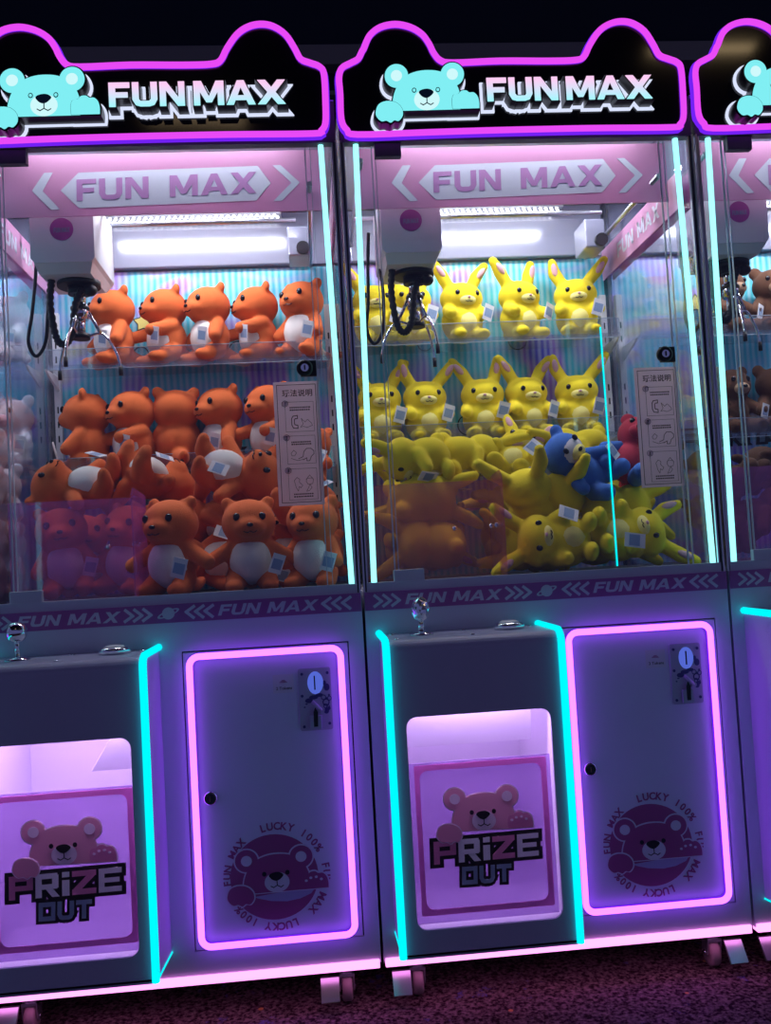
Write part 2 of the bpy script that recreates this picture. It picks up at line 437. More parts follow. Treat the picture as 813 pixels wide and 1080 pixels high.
def ringtext(s, c, r, size, a0, a1, bold=.03, sx=.95):
    n = len(s); out = []
    for i, ch in enumerate(s):
        if ch == ' ': continue
        a = math.radians(a0+(a1-a0)*i/(n-1)); t, w = font_tris(ch, bold)
        ux, uz = math.sin(a), -math.cos(a); ox, oz = math.cos(a), math.sin(a)
        for q in t: out.append([(c[0]+ox*(r+b*size)+ux*(p-w/2)*size*sx, c[1]+oz*(r+b*size)+uz*(p-w/2)*size*sx) for p, b in q])
    return out
def line2(pts, w):
    """flat strokes along a polyline, as quads"""
    o = []
    for p, q in zip(pts, pts[1:]):
        p, q = Vector(p), Vector(q); d = (q-p)
        if d.length < 1e-7: continue
        d.normalize(); n = Vector((-d.y, d.x))*w/2; e = d*w*.4
        o.append([tuple(p-e+n), tuple(p-e-n), tuple(q+e-n), tuple(q+e+n)])
    return o

# ---------------------------------------------------------------- the printed bear, shared by three signs
def bear_shapes(c, k, tilt):
    """outlines (photo points) of the bear: c = nose, k = scale, tilt in degrees"""
    def T(pts):
        cr, sr = math.cos(math.radians(tilt)), math.sin(math.radians(tilt))
        return [(c[0]+k*(x*cr-y*sr), c[1]+k*(x*sr+y*cr)) for x, y in pts]
    head = [(-1.26, .60), (-1.27, .30), (-1.20, -.05), (-1.02, -.42), (-.70, -.72), (-.3, -.86), (.1, -.89), (.5, -.84), (.9, -.66), (1.15, -.32), (1.27, .05), (1.28, .60)]
    head = smooth(head, 3, False)
    S = dict(head=T(head), earL=T(elps(-1.10, -.71, .44, .44)), earR=T(elps(1.00, -.71, .44, .44)),
             inL=T(elps(-1.10, -.71, .21, .21)), inR=T(elps(1.00, -.71, .21, .21)),
             muzzle=T(elps(.02, .22, .48, .40)), nose=T(smooth([(-.28, -.06), (-.15, -.16), (.1, -.18), (.28, -.06), (.15, .10), (0, .16), (-.16, .1)], 4)),
             eyeL=T(elps(-.45, -.14, .085, .095)), eyeR=T(elps(.44, -.14, .085, .095)), eyeLi=T(elps(-.45, -.14, .055, .06)), eyeRi=T(elps(.44, -.14, .055, .06)),
             pawL=T(smooth([(-1.92, .66), (-1.80, .36), (-1.5, .24), (-1.15, .30), (-.93, .52), (-.90, .80), (-1.06, 1.0), (-1.22, .97), (-1.36, 1.06), (-1.52, .98), (-1.70, 1.0), (-1.86, .86)], 3)),
             pawR=T(smooth([(.98, .60), (.96, .30), (1.02, .08), (1.20, .04), (1.32, -.07), (1.5, -.08), (1.62, -.0), (1.78, -.0), (1.92, .14), (1.98, .36), (1.98, .60)], 3, False)),
             toes=[T(elps(x, y, .06, .05, 10)) for x, y in ((1.14, .26), (1.32, .16), (1.53, .14), (1.72, .24))],
             mouth=[T(p) for p in line2([(.02, .15), (.02, .34)], .035)+line2([(-.22, .36), (-.12, .42), (.02, .34), (.16, .42), (.26, .36)], .035)])
    return S
def band(pts, d, y):
    return pts

# ---------------------------------------------------------------- one machine
def neon_loop(pts, n=4): return pts
def build_machine(idx, label, ball, shelves, baffle, accent):
    X0 = (idx-1)*PITCH
    root = empty('claw_machine', (X0+OFF.x, OFF.y, FLOOR), label=label, cat='claw machine', group='row of claw machines')
    # --- lower cabinet
    b = MB('cabinet')
    x0, x1, zb, zt = .003, .797, .160, .885
    dz0, dz1, dx0, dx1 = .215, .825, .418, .765     # service door opening
    px0, px1, pz0, pz1 = .035, .366, .25, .80       # opening behind the console
    for a in ((x0, px0, zb, zt), (px0, px1, zb, pz0), (px0, px1, pz1, zt), (px1, dx0, zb, zt), (dx0, dx1, zb, dz0), (dx0, dx1, dz1, zt), (dx1, x1, zb, zt)):
        b.box(a[0], a[1], 0, .02, a[2], a[3])
    b.box(x0, .02, .02, .66, zb, zt); b.box(.78, x1, .02, .66, zb, zt); b.box(.02, .78, .64, .66, zb, zt)
    b.box(.02, .78, .02, .64, zb, .175); b.box(x0, x1, 0, .66, zt, .925)
    body = b.build('cabinet_body', root)
    MB('pinkbase').box(.006, .794, -.006, .018, .150, .167, bev=.002).build('base_light', body, label='glowing pink strip along the bottom edge')
    b = MB('seam'); b.box(.003, .797, .018, .66, .146, .160); b.build('base_plate', body)
    # --- belt strip with its lettering
    bs = MB('belt').box(.004, .796, -.003, 0, .886, .9245).build('belt_strip', root)
    b = MB('beltlight'); y = -.0036
    for BL, BR in ((C7((160, 160))[0], C7((497, 143))[0]), (C8((97, 135))[0], C8((464, 115))[0])):
        for ch, p in lay('FUN MAX', BL, BR, (3., -11.3), .10, .42): b.prism(xz(p, y), y, y+.0005)
    def chev(px, py, d, h=11.5, w=3.0, dx=7.5):
        for q in line2([(px, py-h/2), (px+d*dx, py), (px, py+h/2)], w): b.prism(xz(q, y), y, y+.0005)
    for k in range(3):
        chev(395+k*9.4, 634-k*.55, 1); chev(534+k*9., 625.6-k*.5, 1)
        chev(601.5+k*9.3, 621.5-k*.5, -1); chev(736+k*9.8, 613.4-k*.5, -1)
    b.build('belt_lettering', bs)
    b = MB('beltlight'); c = (576.5, 623.)
    b.prism(xz(elps(*c, 6.2, 6.2, 20), y), y, y+.0005)
    o_, i_ = elps(*c, 11.5, 3.2, 28, rot=-24), elps(*c, 9.2, 1.9, 28, rot=-24)
    b.frame(xz(o_, y), xz(i_, y), y-.0006, y)
    b.build('belt_planet', bs)
    # --- control console
    cx0, cx1, cy, cz0, cz1, r = .026, .376, -.175, .240, .835, .022
    prof = [(0, cz1)]+[(cy+r-r*math.sin(t), cz1-r+r*math.cos(t)) for t in [PI/2*k/6 for k in range(7)]]+[(cy, cz0), (0, cz0-.02)]
    b = MB('console')
    wx0, wx1, wz0, wz1 = .061, .343, .287, .688
    b.frame(rectlike(cx0+.008, cx1-.008, cz0, cz1-r), rrect(wx0, wx1, wz0, wz1, .020), cy, cy+.006)
    top = prof[:7+1]
    def strip(xa, xb, pr, mat=None, t=.006):
        pv = [Vector((p[0], p[1])) for p in pr]
        for p, q in zip(pv, pv[1:]):
            v = [b.bm.verts.new(c_) for c_ in ((xa, p.x, p.y), (xb, p.x, p.y), (xb, q.x, q.y), (xa, q.x, q.y))]
            b.face(v, mat, True)
    strip(cx0+.008, cx1-.008, top)
    for xa in (cx0+.004, cx1-.010):            # end plates
        f0 = [b.bm.verts.new((xa, p, q)) for p, q in prof]; f1 = [b.bm.verts.new((xa+.006, p, q)) for p, q in prof]
        b.face(f0[::-1], 'cabinet'); b.face(f1, 'cabinet')
        for i in range(len(prof)):
            j = (i+1) % len(prof); b.face([f0[i], f0[j], f1[j], f1[i]], 'cabinet')
    b.box(cx0+.008, cx1-.008, cy, 0, cz0-.004, cz0+.004)
    con = b.build('console', root)
    for xc in (cx0+.004, cx1-.004):
        path = [(xc, .0, cz1+.002)]+[(xc, cy+r-.004-(r)*math.sin(t), cz1-r+.002+r*math.cos(t)) for t in [PI/2*k/6 for k in range(7)]]+[(xc, cy-.004, .6), (xc, cy-.004, cz0)]
        tb = MB('cyantrim'); tb.tube(path, .0075, n=8)
        tb.tube([(xc, cy-.002, cz0-.001), (xc, 0, cz0-.022)], .0022, n=6)
        tb.build('trim_light', con, label='glowing cyan edge strip')
    # joystick and button
    if ball == 'chrome':
        b = MB('chrome'); jx, jy = .112, -.075
        b.lathe([(.024, .0), (.024, .002), (.012, .006), (.006, .008)], (jx, jy, cz1)); b.cyl((jx, jy, cz1+.006), (jx, jy, cz1+.04), .0045)
        j = b.build('joystick', root); MB('chrome').ell((jx, jy, cz1+.055), (.0205, .0205, .0205), sub=4).build('ball_top', j, label='mirror chrome ball')
    else:
        b = MB('chrome'); jx, jy = .112, -.075
        b.lathe([(.024, .0), (.024, .002), (.012, .006), (.006, .008)], (jx, jy, cz1)); b.cyl((jx, jy, cz1+.006), (jx, jy, cz1+.03), .0065)
        j = b.build('joystick', root)
        b = MB('crystal'); t = bmesh.new(); bmesh.ops.create_icosphere(t, subdivisions=3, radius=1)
        for v in t.verts: v.co *= 1+random.uniform(-.12, .06)
        b.merge(t, None, Matrix.Translation((jx, jy, cz1+.052)) @ Matrix.Diagonal((.0185, .0185, .025, 1)), False)
        b.build('ball_top', j, label='faceted sparkling crystal knob')
    b = MB('chrome'); b.lathe([(.031, 0), (.031, .009), (.028, .013), (.022, .0135), (.021, .010)], (.296, -.063, cz1), n=28)
    pb = b.build('push_button', root); MB('white').lathe([(.0195, .010), (.0195, .015), (.015, .017)], (.296, -.063, cz1), n=24).build('button_cap', pb)
    for x, y_ in ((.055, -.03), (.055, -.14), (.205, -.03), (.205, -.145), (.345, -.03)): MB('chrome').ell((x, y_, cz1+.0005), (.005, .005, .0022), sub=2).build('screw', con)
    # --- prize compartment behind the window
    b = MB('chamber'); ya, yb = cy+.006, .20
    b.box(.040, .046, ya, yb, .262, .755); b.box(.358, .364, ya, yb, .262, .755); b.box(.046, .358, yb-.006, yb, .262, .755)
    b.box(.046, .358, ya, yb, .262, .268); b.box(.046, .358, ya, yb, .749, .755)
    pc = b.build('prize_compartment', root)
    b = MB('chamber'); xa, xb, xs = baffle
    v = [b.bm.verts.new(p) for p in ((xa, -.128, .735), (xb, -.128, .735), (xb+xs[1], -.087, .612), (xa+xs[0], -.087, .612), (xa, -.124, .736), (xb, -.124, .736), (xb+xs[1], -.083, .614), (xa+xs[0], -.083, .614))]
    for q in ((0, 1, 2, 3), (7, 6, 5, 4), (0, 3, 7, 4), (1, 5, 6, 2), (2, 6, 7, 3), (0, 4, 5, 1)): b.face([v[i] for i in q])
    b.build('chute_baffle', pc)
    # flap with the printed sign
    y = -.140
    b = MB('flap'); b.box(.062, .344, y, y+.004, .285, .592)
    fl = b.build('prize_flap', root)
    b = MB('flapframe'); b.frame(xz(CP((675,768),(640,232),(150,260),(190,815)),y)[:0] or rrect(.074, .336, .300, .588, .004), rrect(.084, .325, .311, .577, .016), y-.0012, y); b.build('flap_frame', fl)
    S = bear_shapes(CP((404, 442))[0], 97/3.695, -3.5); y2 = y-.0012
    b = MB('pinkbear')
    k = 0
    def dec(bb, pts, mat, lv, yy, smp=1): bb.prism(xz(pts, yy), yy-lv*.0005, yy-lv*.0005+.0004, mat)
    def rim(pts, g):
        cx_, cy_ = sum(p[0] for p in pts)/len(pts), sum(p[1] for p in pts)/len(pts)
        out = []
        for px_, py_ in pts:
            d = math.hypot(px_-cx_, py_-cy_) or 1; out.append((px_+(px_-cx_)/d*g, py_+(py_-cy_)/d*g))
        return out
    for n_ in ('earL', 'earR', 'head', 'pawR'): dec(b, rim(S[n_], 1.3), 'pinkpale', 1, y2)
    for n_ in ('earL', 'earR', 'head'): dec(b, S[n_], 'pinkbear', 2, y2)
    for n_ in ('inL', 'inR', 'muzzle'): dec(b, S[n_], 'pinkpale', 3, y2)
    for n_ in ('eyeL', 'eyeR', 'nose'): dec(b, S[n_], 'printblack', 4, y2)
    for q in S['mouth']: dec(b, q, 'printblack', 4, y2)
    dec(b, rim(S['pawR'], -.3), 'pinkdeep', 3, y2)
    for q in S['toes']: dec(b, q, 'pinkpale', 4, y2)
    b.build('bear_print', fl)
    b = MB('printblack')
    def pz(s, BL, BR, up, cols, gap=.09):
        for ch, p in lay(s, BL, BR, up, gap, None, .17): dec(b, p, 'printblack', 5, y2)
        for ch, p in lay(s, BL, BR, up, gap, None, -.0): dec(b, p, cols.get(ch, cols['*']), 7 if ch != 'P' else 6, y2)
    pz('PRiZE', CP((213, 634))[0], CP((620, 597))[0], (-.8, -24.), {'P': 'pinkdeep', 'Z': 'pinkdeep', '*': 'printwhite'}, .10)
    pz('OUT', CP((322, 712))[0], CP((514, 698))[0], (-.3, -18.8), {'*': 'printteal'}, .12)
    dec(b, rim(S['pawL'], .6), 'pinkpale', 8, y2); dec(b, rim(S['pawL'], -.5), 'pinkbear', 9, y2)
    b.build('prize_lettering', fl)
    MB('glass').box(wx0-.012, wx1+.012, cy+.0065, cy+.009, wz0-.012, wz1+.012).build('prize_window', con)
    # --- service door
    b = MB('seam'); b.box(dx0, dx1, .006, .012, dz0, dz1); b.build('door_gap', body)
    b = MB('cabinet'); b.box(dx0+.0025, dx1-.0025, -.0015, .0055, dz0+.0025, dz1-.0025, bev=.0012)
    dr = b.build('service_door', root)
    lp = rrect(.434, .7465, .226, .8135, .020, 6)
    b = MB('pink'); b.tube([(x, -.011, z) for x, z in lp], .0068, closed=True, n=8); b.build('door_neon', dr, label='pink neon tube framing the door')
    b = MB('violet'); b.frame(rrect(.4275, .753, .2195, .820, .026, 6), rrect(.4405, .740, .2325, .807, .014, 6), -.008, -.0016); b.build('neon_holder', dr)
    b = MB('chrome'); b.lathe([(.0145, 0), (.0145, .005), (.012, .007)], (.464, -.0015, .522), n=24, axis='y')
    lk = b.build('door_lock', dr); b = MB('seam'); b.lathe([(.011, .0), (.011, .0015)], (.464, -.0087, .522), n=20, axis='y'); b.box(.4628, .4652, -.0112, -.010, .517, .527, 'chrome'); b.build('keyhole', lk)
    # round badge
    y = -.0016; bc = (.592, .353)
    S = bear_shapes(CB((337, 270))[0], 98/3.817, -5.)
    b = MB('badge')
    dec(b, CB(*elps(330, 272, 166, 166, 48)), 'badge', 1, y)
    dec(b, CB(*([(255, 350)]+elps(375, 330, 120, 38, 16, 180, 0)[::-1][:0]+[(490, 305), (470, 335), (430, 355), (380, 366), (320, 365), (275, 356)])), 'badgemouth', 2, y)
    for n_ in ('earL', 'earR', 'head', 'pawR'): dec(b, rim(S[n_], 1.5), 'badgepale', 2, y)
    for n_ in ('earL', 'earR', 'head'): dec(b, S[n_], 'badge', 3, y)
    for n_ in ('inL', 'inR', 'muzzle'): dec(b, S[n_], 'badgepale', 4, y)
    for n_ in ('eyeL', 'eyeR', 'nose'): dec(b, S[n_], 'printblack', 5, y)
    for q in S['mouth']: dec(b, q, 'printblack', 5, y)
    dec(b, S['pawR'], 'badge', 4, y)
    for q in S['toes']: dec(b, q, 'badgepale', 5, y)
    dec(b, rim(S['pawL'], 1.4), 'badgepale', 5, y); dec(b, S['pawL'], 'badge', 6, y)
    b.build('door_emblem', dr, label='rose bear print inside a ring of words')
    b = MB('badge')
    for s_, a0, a1 in (('FUN MAX', 184, 134), ('LUCKY 100%', 104, 30), ('FUN MAX', 8, -46), ('LUCKY 100%', -71, -143)):
        for t in ringtext(s_, bc, .0945, .0215, a0, a1): b.prism(t, y-.0006, y-.0001)
    b.build('emblem_wording', dr)
    # token card
    q = xz(C8((305, 366), (383, 364), (385, 433), (308, 436)), 0)
    cxa, cza, cxb, czb = q[0][0], q[2][1], q[1][0], q[0][1]
    b = MB('card'); b.box(cxa, cxb, y-.0006, y, cza, czb)
    tc = b.build('token_card', dr); b = MB('paperline')
    ts, w = typeset('2 Tokens', 0, 0, .0085, .07, .01); sx_ = (cxa+cxb)/2-w/2+.001
    for t in ts: b.prism([(a+sx_, c_+cza+.007) for a, c_ in t], y-.0010, y-.0006)
    for dz_, ww in ((.0235, .012), (.0255, .007), (.0215, .016)): b.box((cxa+cxb)/2-ww/2, (cxa+cxb)/2+ww/2, y-.001, y-.0006, cza+dz_, cza+dz_+.0012, 'badge')
    b.build('card_print', tc)
    # --- coin acceptor
    y = -.0015
    P = lambda *p: xz(CK(*p), -.004)
    a0_, a1_ = P((275, 155))[0], P((580, 640))[0]
    xa, xb, za, zb_ = .6555, .7235, .645, .7745
    b = MB('plate'); b.prism(rrect(xa, xb, za, zb_, .005), y-.004, y); ca = b.build('coin_acceptor', root)
    def Q(u, v): return (xa+(xb-xa)*u, za+(zb_-za)*(1-v))
    def E(u, v, ru, rv, n=20): return elps(*Q(u, v), ru*(xb-xa), rv*(zb_-za), n)
    yp = y-.004
    b = MB('ink')
    rnd = random.Random(5)
    for u, v, ru, rv in ((.30, .52, .12, .04), (.45, .47, .14, .035), (.62, .44, .12, .03), (.86, .32, .09, .06), (.80, .25, .05, .04), (.82, .70, .08, .045), (.90, .66, .05, .03), (.16, .62, .03, .012), (.22, .57, .04, .012), (.84, .50, .04, .02), (.92, .45, .03, .02)):
        b.prism(E(u, v, ru, rv, 14), yp-.0005, yp)
    for u, v, ru in ((.82, .56, .11), (.93, .50, .07), (.75, .48, .08), (.88, .64, .06), (.80, .62, .07)):
        b.frame(E(u, v, ru, ru*.55), E(u, v, ru*.68, ru*.36), yp-.0006, yp)
    for u, v in ((.12, .09), (.90, .09), (.10, .44), (.12, .93), (.90, .90)): b.prism(E(u, v, .045, .024, 12), yp-.0015, yp)
    b.build('plate_print', ca)
    b = MB('coinlight'); b.lathe([(1, 0), (.95, .5), (.6, .85), (.0001, 1)], (0, 0, 0), n=28, axis='y')
    for v in b.bm.verts: v.co = Vector((xa+(xb-xa)*.52+v.co.x*.0165, yp+v.co.y*.004, za+(zb_-za)*.76+v.co.z*.0235))
    cs = b.build('coin_slot', ca, label='oval slot lit blue'); b = MB('seam'); c_ = Q(.50, .235); b.box(c_[0]-.0014, c_[0]+.0014, yp-.0052, yp-.003, c_[1]-.0145, c_[1]+.0145); b.build('slot_opening', cs)
    b = MB('plate'); p_, q_ = Q(.40, .53), Q(.68, .68)
    b.tube([(p_[0], yp-.006, p_[1]), (q_[0], yp-.006, q_[1])], .0036, n=8); b.cyl((q_[0], yp-.008, q_[1]), (q_[0], yp, q_[1]), .0058)
    b.build('return_lever', ca)
    b = MB('plate'); p_, q_ = Q(.30, .98), Q(.66, .76); b.box(p_[0], q_[0], yp-.008, yp, p_[1], q_[1], bev=.001)
    b.prism([Q(.42, .93), Q(.54, .93), Q(.56, .70), Q(.48, .62), (Q(.42, .70))], yp-.0088, yp-.008, 'seam'); b.build('coin_return', ca)
    # --- glass case
    b = MB('sill'); b.box(.010, .790, .006, .034, .925, .944); b.box(.012, .788, .034, .66, .925, .934)
    b.box(.010, .790, .640, .66, .93, 2.0); b.box(.004, .796, .020, .66, 1.992, 2.004)
    b.box(.004, .796, .008, .030, 1.903, 1.995, 'dark')
    case = b.build('case_frame', root)
    for s_ in (0, 1):
        b = MB('steel')
        f = (lambda x: x) if s_ == 0 else (lambda x: .8-x)
        bx = lambda a, c_, *r_: b.box(min(f(a), f(c_)), max(f(a), f(c_)), *r_)
        bx(.003, .0065, .004, .034, .925, 1.905); bx(.0065, .0105, .014, .020, .925, 1.905, 'dark'); bx(.0105, .0135, .010, .016, .925, 1.905)
        b.build('corner_post', case)
    for xa_, xb_ in ((.0735, .0755), (.0820, .0832), (.727, .729), (.7385, .7397)): MB('edge').box(xa_, xb_, .030, .036, .944, 1.903).build('glass_edge', case)
    b = MB('glass'); b.box(.076, .727, .031, .035, .944, 1.903); b.build('front_glass', root)
    for xa_, xb_ in ((.729, .788), (.012, .0735)): MB('glass').box(xa_, xb_, .031, .034, .944, 1.903).build('corner_glass', root)
    for xa_ in (.010, .788): MB('glass').box(xa_, xa_+.003, .036, .640, .934, 1.992).build('side_glass', root)
    for (xa_, za_), (xb_, zb2) in (((.027, .926), (.040, 1.905)), ((.7795, .926), (.763, 1.905))):
        MB('cyan').tube([(xa_, .022, za_), (xb_, .022, zb2)], .0062, n=10).build('tube_or_reflection', root, label='upright cyan light tube at the front corner')
    if idx == 1:  # added glowing line stands in for a cyan reflection in the front glass
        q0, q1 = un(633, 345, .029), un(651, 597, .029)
        MB('cyantrim').tube([(q0.x, .029, q0.z), (q1.x, .029, q1.z)], .0020, n=6).build('tube_or_reflection', root, label='thin cyan reflection down the front glass, built as a glowing line')
    b = MB('sill'); b.box(.070, .136, .016, .030, .926, .968, bev=.002); b.build('glass_clamp', case)
    b = MB('dark'); b.box(.080, .138, .012, .030, 1.872, 1.905, bev=.001); b.build('glass_clamp', case)
    # lock on the glass
    b = MB('blackmatt'); b.box(.694, .728, .024, .030, 1.396, 1.430); b.lathe([(.0175, 0), (.0175, .008), (.014, .011)], (.703, .026, 1.413), n=24, axis='y')
    gl = b.build('glass_lock', root); b = MB('chrome'); b.lathe([(.0085, .0), (.0085, .0015)], (.703, .0152, 1.413), n=20, axis='y'); b.box(.7015, .7045, .0125, .0137, 1.408, 1.418, 'seam'); b.build('keyhole', gl)
    # instructions
    sx0, sx1, sz0, sz1, ys = .633, .731, 1.118, 1.386, .0300
    b = MB('paper'); b.prism([(sx0, sz0), (sx1, sz0), (sx1, sz1), (sx0, sz1)], ys-.0008, ys); sg = b.build('instruction_sheet', root, label='printed play instructions on the glass')
    def G(u, v): return (sx0+(sx1-sx0)*u, sz1-(sz1-sz0)*v)
    b = MB('paperline'); yi = ys-.0013
    def ln(pts, w=.0008):
        for q in line2([G(*p) for p in pts], w): b.prism(q, yi, yi+.0004)
    def rect(u0, u1, v0, v1, w=.0007): ln([(u0, v0), (u1, v0), (u1, v1), (u0, v1), (u0, v0)], w)
    rect(.075, .925, .025, .975, .0012)
    ts, w = typeset('玩法说明', 0, 0, .0215, .10, .012); sc = (sx1-sx0)*.66/w
    for t in ts: b.prism([(G(.19, 0)[0]+a*sc, G(0, .115)[1]+c_*sc) for a, c_ in t], yi, yi+.0004)
    for k, (v0, v1) in enumerate(((.165, .405), (.440, .665), (.705, .955))):
        rect(.24, .86, v0, v1, .0006)
        cc = G(.24, v0+.012); o_ = elps(*cc, .0068, .0068, 20); i_ = elps(*cc, .0060, .0060, 20)
        b.prism(o_, yi+.0003, yi+.0005, 'paper'); b.frame(o_, i_, yi-.0002, yi+.0002)
        ts, w = typeset(str(k+1), 0, 0, .011, .1, .0)
        for t in ts: b.prism([(cc[0]-w/2+a, cc[1]-.004+c_) for a, c_ in t], yi-.0002, yi+.0002)
    rr_ = random.Random(3)
    for v in (.205, .225, .485, .503, .905, .925):
        u = .34
        while u < .76:
            wu = rr_.uniform(.022, .04); b.prism([G(u, v), G(u+wu, v), G(u+wu, v+.010), G(u, v+.010)], yi, yi+.0004); u += wu+.012
    ln([(.50, .275), (.40, .28), (.37, .30), (.37, .35), (.40, .375), (.50, .38), (.50, .355), (.44, .35), (.43, .34), (.43, .31), (.45, .30), (.50, .30), (.50, .275)], .0016)
    ln([(.58, .30), (.66, .33), (.72, .31), (.80, .34), (.82, .36), (.70, .375), (.62, .365), (.56, .37), (.62, .345), (.58, .30)])
    ln([(.32, .58), (.38, .555), (.44, .575), (.40, .60), (.34, .60), (.32, .58)]); ln([(.32, .62), (.46, .64), (.60, .63)])
    ln([(.48, .625), (.58, .61), (.60, .57), (.66, .545), (.76, .545), (.82, .565), (.82, .59), (.76, .61), (.72, .645), (.66, .645), (.66, .62), (.58, .635)], .0012)
    ln([(.36, .80), (.42, .775), (.48, .79), (.47, .815), (.54, .84), (.50, .86), (.46, .85), (.44, .885), (.40, .86), (.38, .83), (.36, .80)])
    ln([(.64, .785), (.76, .785), (.78, .80), (.76, .83), (.66, .835), (.62, .81), (.64, .785)]); ln([(.62, .795), (.70, .76), (.78, .795)]); ln([(.70, .835), (.74, .86), (.68, .885), (.62, .89), (.66, .865), (.70, .835)])
    b.build('instruction_print', sg)
    # --- back panel, shelves, floor
    b = MB('holo'); b.box(.012, .788, .630, .640, .934, 1.835); bp = b.build('back_panel', root)
    b = MB('printblack'); y = .6295
    for ch, p in lay('FUN MAX', (426, 486), (612, 474), (1.5, -18), .10, .30, .13): dec(b, p, 'printblack', 1, y)
    for ch, p in lay('FUN MAX', (426, 486), (612, 474), (1.5, -18), .10, .30, -.015): dec(b, p, 'printteal', 3, y)
    b.build('back_lettering', bp)
    b = MB('printblack')
    for cx_, cz_, rr in ((.52, 1.60, .028), (.25, 1.60, .022), (.66, 1.36, .03), (.36, 1.36, .03)): b.frame(elps(cx_, cz_, rr, rr), elps(cx_, cz_, rr-.003, rr-.003), y-.0008, y)
    def star(r_, ri): return [((.26+(r_ if k % 2 == 0 else ri)*math.sin(PI*k/5)), 1.69+(r_ if k % 2 == 0 else ri)*math.cos(PI*k/5)) for k in range(10)]
    b.prism(star(.031, .018), y-.0006, y); b.prism(star(.026, .015), y-.001, y-.0006, 'paleyellow')
    b.build('back_doodles', bp)
    b = MB('glosswhite'); b.box(.05, .72, .605, .629, 1.838, 1.945, bev=.003); b.box(.012, .788, .62, .629, 1.84, 1.99); b.build('rear_beam', root)
    for zs in shelves:
        b = MB('shelfglass'); b.box(.03, .772, .485, .628, zs-.005, zs); b.box(.03, .772, .482, .485, zs-.012, zs+.040)
        sh = b.build('display_shelf', root)
        b = MB('edge'); b.box(.03, .772, .4815, .4855, zs+.040, zs+.0412); b.box(.03, .772, .4815, .4855, zs-.0132, zs-.012); b.build('shelf_lip', sh)
        for xx in (.022, .772):
            b = MB('white')
            v = [b.bm.verts.new((xx+dx_, yy, zz)) for dx_ in (0, .006) for yy, zz in ((.50, zs-.006), (.628, zs-.006), (.628, zs-.05), (.51, zs-.014))]
            for q in ((0, 1, 2, 3), (7, 6, 5, 4), (0, 4, 5, 1), (1, 5, 6, 2), (2, 6, 7, 3), (3, 7, 4, 0)): b.face([v[i] for i in q])
            b.build('shelf_bracket', sh)
    for xx in (.014, .766):
        b = MB('white'); b.box(xx, xx+.018, .612, .629, .95, 1.72)
        for zz in (1.44, 1.40, 1.36, 1.62, 1.58, 1.2, 1.16): b.box(xx+.007, xx+.011, .6112, .612, zz, zz+.018, 'seam')
        b.build('shelf_rail', root)
    MB('dark').box(.014, .786, .036, .628, .9342, .9352).build('case_floor', root)
    # --- banner, side banners
    y = .100
    b = MB('banner'); b.box(.045, .772, y, y+.003, un(570, 216, y).z, 1.93); bn = b.build('top_banner', root)
    b = MB('bannerwhite'); yy = y-.0006
    b.prism(xz([(441.2, 192.6), (458.6, 174.3), (635.7, 167.5), (649.2, 185.2), (635.2, 202.8), (459.8, 210.7)], yy), yy, yy+.0005)
    b.prism(xz([(412.8, 193), (424.5, 174.5), (433, 174.2), (423.5, 193), (441, 211.8), (432, 212.2)], yy), yy, yy+.0005)
    b.prism(xz([(677.8, 184.5), (658.3, 166.6), (650.3, 167), (669.5, 184.8), (652, 203.5), (660.5, 203.1)], yy), yy, yy+.0005)
    b.build('banner_panel', bn)
    b = MB('bannertext'); yy = y-.0012
    for ch, p in lay('FUN MAX', (457.4, 203.2), (635.2, 195.2), (-.7, -21.8), .12, .62): b.prism(xz(p, yy), yy, yy+.0005)
    b.build('banner_lettering', bn)
    for s_, xa_ in ((0, .0135), (1, .7840)):
        sb = MB('banner').box(xa_, xa_+.0025, .06, .625, 1.765, 1.850).build('side_banner', root)
        b = MB('bannerwhite'); xf = xa_+.0031 if s_ == 0 else xa_-.0006
        for ch, p in word('FUN MAX', .12, .5)[0]:
            for q in p:
                pts = [(.20+a*.042, 1.787+c_*.040) for a, c_ in q]
                v = [b.bm.verts.new((xf, p_[0] if s_ == 0 else .69-p_[0], p_[1])) for p_ in pts]; b.face(v)
        b.build('banner_lettering', sb)
    # --- lamp bar under the roof
    b = MB('steel'); b.box(.165, .660, .555, .612, 1.962, 1.990); lb = b.build('light_bar', root)
    b = MB('led')
    for r_ in range(3):
        for k in range(30): b.ell((.178+k*.0160+(r_ % 2)*.008, .563+r_*.019, 1.9605), (.0042, .0045, .003), sub=1)
    b.build('led_dots', lb)
    # --- crane
    for xx in (.052, .735): MB('steel').tube([(xx, .06, 1.885 if xx < .1 else 1.835), (xx, .625, 1.885 if xx < .1 else 1.835)], .006, n=8).build('crane_rail', root)
    cr = MB('steel').tube([(.05, .27, 1.872), (.70, .27, 1.872)], .006, n=8).build('crane_bridge', root)
    MB('steel').tube([(.05, .36, 1.868), (.70, .36, 1.868)], .006, n=8).build('bridge_rod', cr)
    b = MB('glosswhite'); b.box(.676, .732, .43, .53, 1.80, 1.878, bev=.004); b.build('bridge_end', cr)
    b = MB('wheelgrey'); b.cyl((.715, .425, 1.815), (.715, .41, 1.815), .017); b.cyl((.70, .16, 1.86), (.70, .145, 1.86), .012); b.build('bridge_wheel', cr)
    b = MB('white')
    pr_ = [(.098, 1.86), (.098, 1.716), (.106, 1.706), (.232, 1.706), (.240, 1.716), (.240, 1.86)]
    b.prism(pr_, .155, .36)
    v = [(.104, .158, 1.707), (.234, .158, 1.707), (.224, .178, 1.686), (.110, .178, 1.686)]
    vb = [(.104, .357, 1.707), (.234, .357, 1.707), (.224, .335, 1.686), (.110, .335, 1.686)]
    A_ = [b.bm.verts.new(p) for p in v]; B_ = [b.bm.verts.new(p) for p in vb]
    b.face(A_); b.face(B_[::-1])
